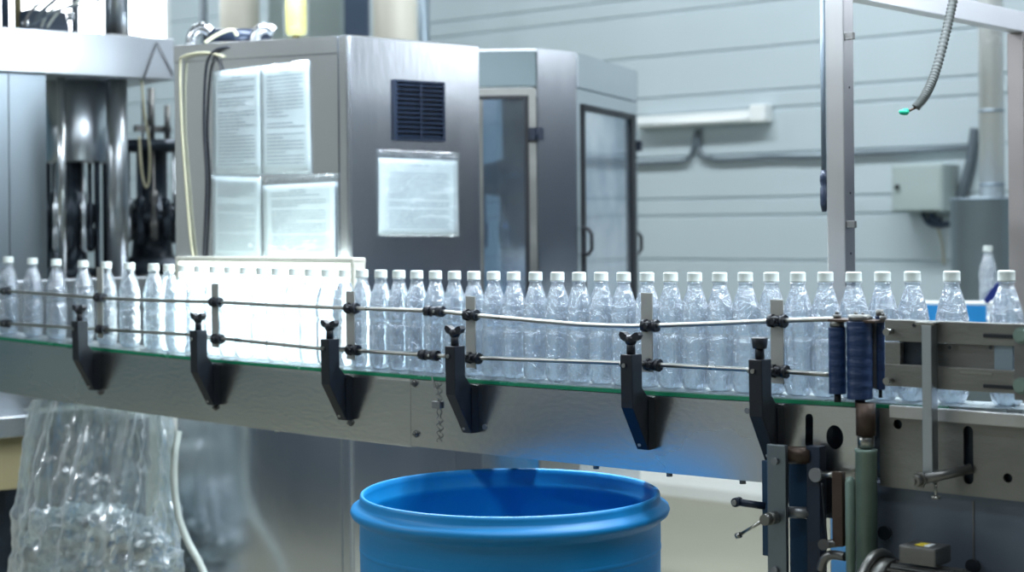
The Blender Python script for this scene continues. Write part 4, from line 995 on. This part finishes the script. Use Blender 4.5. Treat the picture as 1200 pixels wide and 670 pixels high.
# ================================================================== BAG, CRUMPLED PLASTIC, HOSE
bgY = 4.36; c0 = at(112, 560, bgY)
def bagfn(t, a):
    """t 0 top .. 1 bottom"""
    L0, R0 = at(43, 465, bgY).x, at(193, 465, bgY).x; L1, R1 = at(14, 640, bgY).x, at(211, 640, bgY).x
    k = t**.8; cx_ = ((L0+R0)*(1-k)+(L1+R1)*k)/2; hw = ((R0-L0)*(1-k)+(R1-L1)*k)/2; dp_ = .045+.075*min(1, t*1.6)
    if t > .93: q = (t-.93)/.07; hw *= sqrt(max(0.02, 1-q*q*.97)); dp_ *= sqrt(max(.02, 1-q*q*.97))
    fold = .012*(1-.5*t)*sin(a*11+3*t)+.008*sin(a*23+t*9)+.010*noise.noise(Vector((cos(a)*3, sin(a)*3, t*7)))+(.004+.010*t)*noise.noise(Vector((cos(a)*9, sin(a)*9, t*16)))
    return Vector((cx_+(hw+fold)*cos(a), bgY+(dp_+fold)*sin(a), .795-t*.50))
n = 180; mrow = 90; mb = MB()
for i in range(mrow+1):
    for j in range(n): mb.v.append(bagfn(i/mrow, 2*pi*j/n))
for i in range(mrow):
    for j in range(n): mb.f.append((i*n+j, i*n+(j+1) % n, (i+1)*n+(j+1) % n, (i+1)*n+j)); mb.sm.append(True)
mb.f.append(tuple(mrow*n+j for j in range(n))); mb.sm.append(False)
solo('plastic_bag', mb, 'bag', WF, (c0.x, bgY, .30), 'large clear plastic bag hanging under the left end of the conveyor', 'bag')
bm = bmesh.new(); rnd = random.Random(9); mb = MB()
for k in range(150):
    t = rnd.random()**1.2; px = rnd.uniform(45, 195) if t > .15 else rnd.uniform(70, 150)
    c = at(px, 598+rnd.uniform(0, 100)+(abs(px-110)*.18), bgY+rnd.uniform(-.06, .06)); r = rnd.uniform(.028, .05)
    b2 = bmesh.new(); bmesh.ops.create_icosphere(b2, subdivisions=3, radius=r); sd = rnd.random()*50
    for v in b2.verts:
        d = noise.noise(v.co*55+Vector((sd, 0, 0))); v.co *= 1+.75*d; v.co.z *= .6
    b2.verts.index_update(); mb.add([v.co+c for v in b2.verts], [[v.index for v in f.verts] for f in b2.faces], False); b2.free()
solo('crumpled_plastic', mb, 'scrap', WF, (c0.x, bgY, .33), 'heap of crumpled clear plastic scraps lying in the bottom of the hanging bag', 'plastic scrap', kind='stuff')
pts = spline([at(209, 505, 4.32), at(205, 530, 4.31), at(203.5, 560, 4.31), at(208, 600, 4.31), at(219, 632, 4.30), at(234, 660, 4.28), at(250, 700, 4.26), at(262, 760, 4.25)], 22)
rad = [.0098+(.0006 if i % 2 else -.0006) for i in range(len(pts))]
solo('corrugated_hose', MB().tube(pts, rad, 12), 'whitehose', WF, pts[-1], 'white corrugated hose hanging beside the cabinet base, right of the plastic bag', 'hose')

# ================================================================== UNSEEN DARK BLOCKS added for the steel to reflect
def dark_block(fr, x, y, w_, d_, h_, label, n_):
    t = thing('reflection_block', fr, (x+w_/2, y+d_/2, 0), label, 'cabinet')
    part('block_body', MB().box((x, y, .08), (x+w_, y+d_, h_), .006), 'navy', t); part('plinth', MB().box((x+.03, y+.03, 0), (x+w_-.03, y+d_-.03, .079)), 'dark', t)
    for k in range(n_):
        a_ = x+w_*k/n_+.01; b_ = x+w_*(k+1)/n_-.01
        dd = part('door', MB().box((a_, y-.018, .10), (b_, y-.001, h_-.02), .003), 'navy', t)
        part('handle', MB().tube([(b_-.05, y-.018, h_*.6), (b_-.05, y-.045, h_*.6+.01), (b_-.05, y-.045, h_*.6+.11), (b_-.05, y-.018, h_*.6+.12)], .005, 8), 'chrome', dd)
dark_block(WALL, 2.5, -2.2, 3.6, .5, 1.05, 'long low dark blue block added out of view to darken reflections in the cabinet front', 4)
dark_block(WF, -3.1, 2.4, .9, .6, .80, 'low dark blue block added out of view to darken reflections in the cabinet side', 2)

# ================================================================== LIGHTS
w = bpy.data.worlds.new('world'); S.world = w; w.use_nodes = True
bg = w.node_tree.nodes['Background']; bg.inputs[0].default_value = (.72, .86, 1, 1); bg.inputs[1].default_value = .3
def area(name, loc, size, power, col, rot=(0, 0, 0), sy=None):
    d = bpy.data.lights.new(name, 'AREA'); d.energy = power; d.color = col; d.shape = 'RECTANGLE'; d.size = size; d.size_y = sy or size
    o = bpy.data.objects.new(name, d); COL.objects.link(o); o.location = loc; o.rotation_euler = rot; return o
def lamp_at(lx, ly, size, power, sy=.3, z=3.7, dx=0):
    p = WALL.w(lx, ly, z); area('overhead_light', p, size, power, (.90, .96, 1), (0, 0, WALL.a), sy)
lamp_at(1.0, -1.6, 3.0, 88); lamp_at(-3.0, -1.6, 3.0, 70); lamp_at(5.0, -1.8, 2.4, 30)
lamp_at(3.4, -5.6, 2.0, 22)
lamp_at(-2.0, -7.6, 2.6, 115)  # added behind the camera to brighten the wall the steel reflects
area('line_light', tuple(CF.w(-.9, .32, 2.05)), 2.8, 66, (.80, .90, 1), (radians(-6), 0, CF.a), .12)

area('line_light', tuple(CF.w(-.9, -.75, 2.1)), 2.8, 8, (.82, .92, 1), (radians(20), 0, CF.a), .12)  # strip light added for front highlights on the bottles
S.view_settings.view_transform = 'Standard'; S.view_settings.look = 'None'; S.view_settings.gamma = 1
S.view_settings.exposure = 0.42; S.view_settings.use_curve_mapping = False
S.cycles.use_denoising = True; S.cycles.max_bounces = 14; S.cycles.transmission_bounces = 10; S.cycles.transparent_max_bounces = 24
S.cycles.glossy_bounces = 5; S.cycles.diffuse_bounces = 4; S.cycles.sample_clamp_indirect = 6; S.cycles.caustics_refractive = False
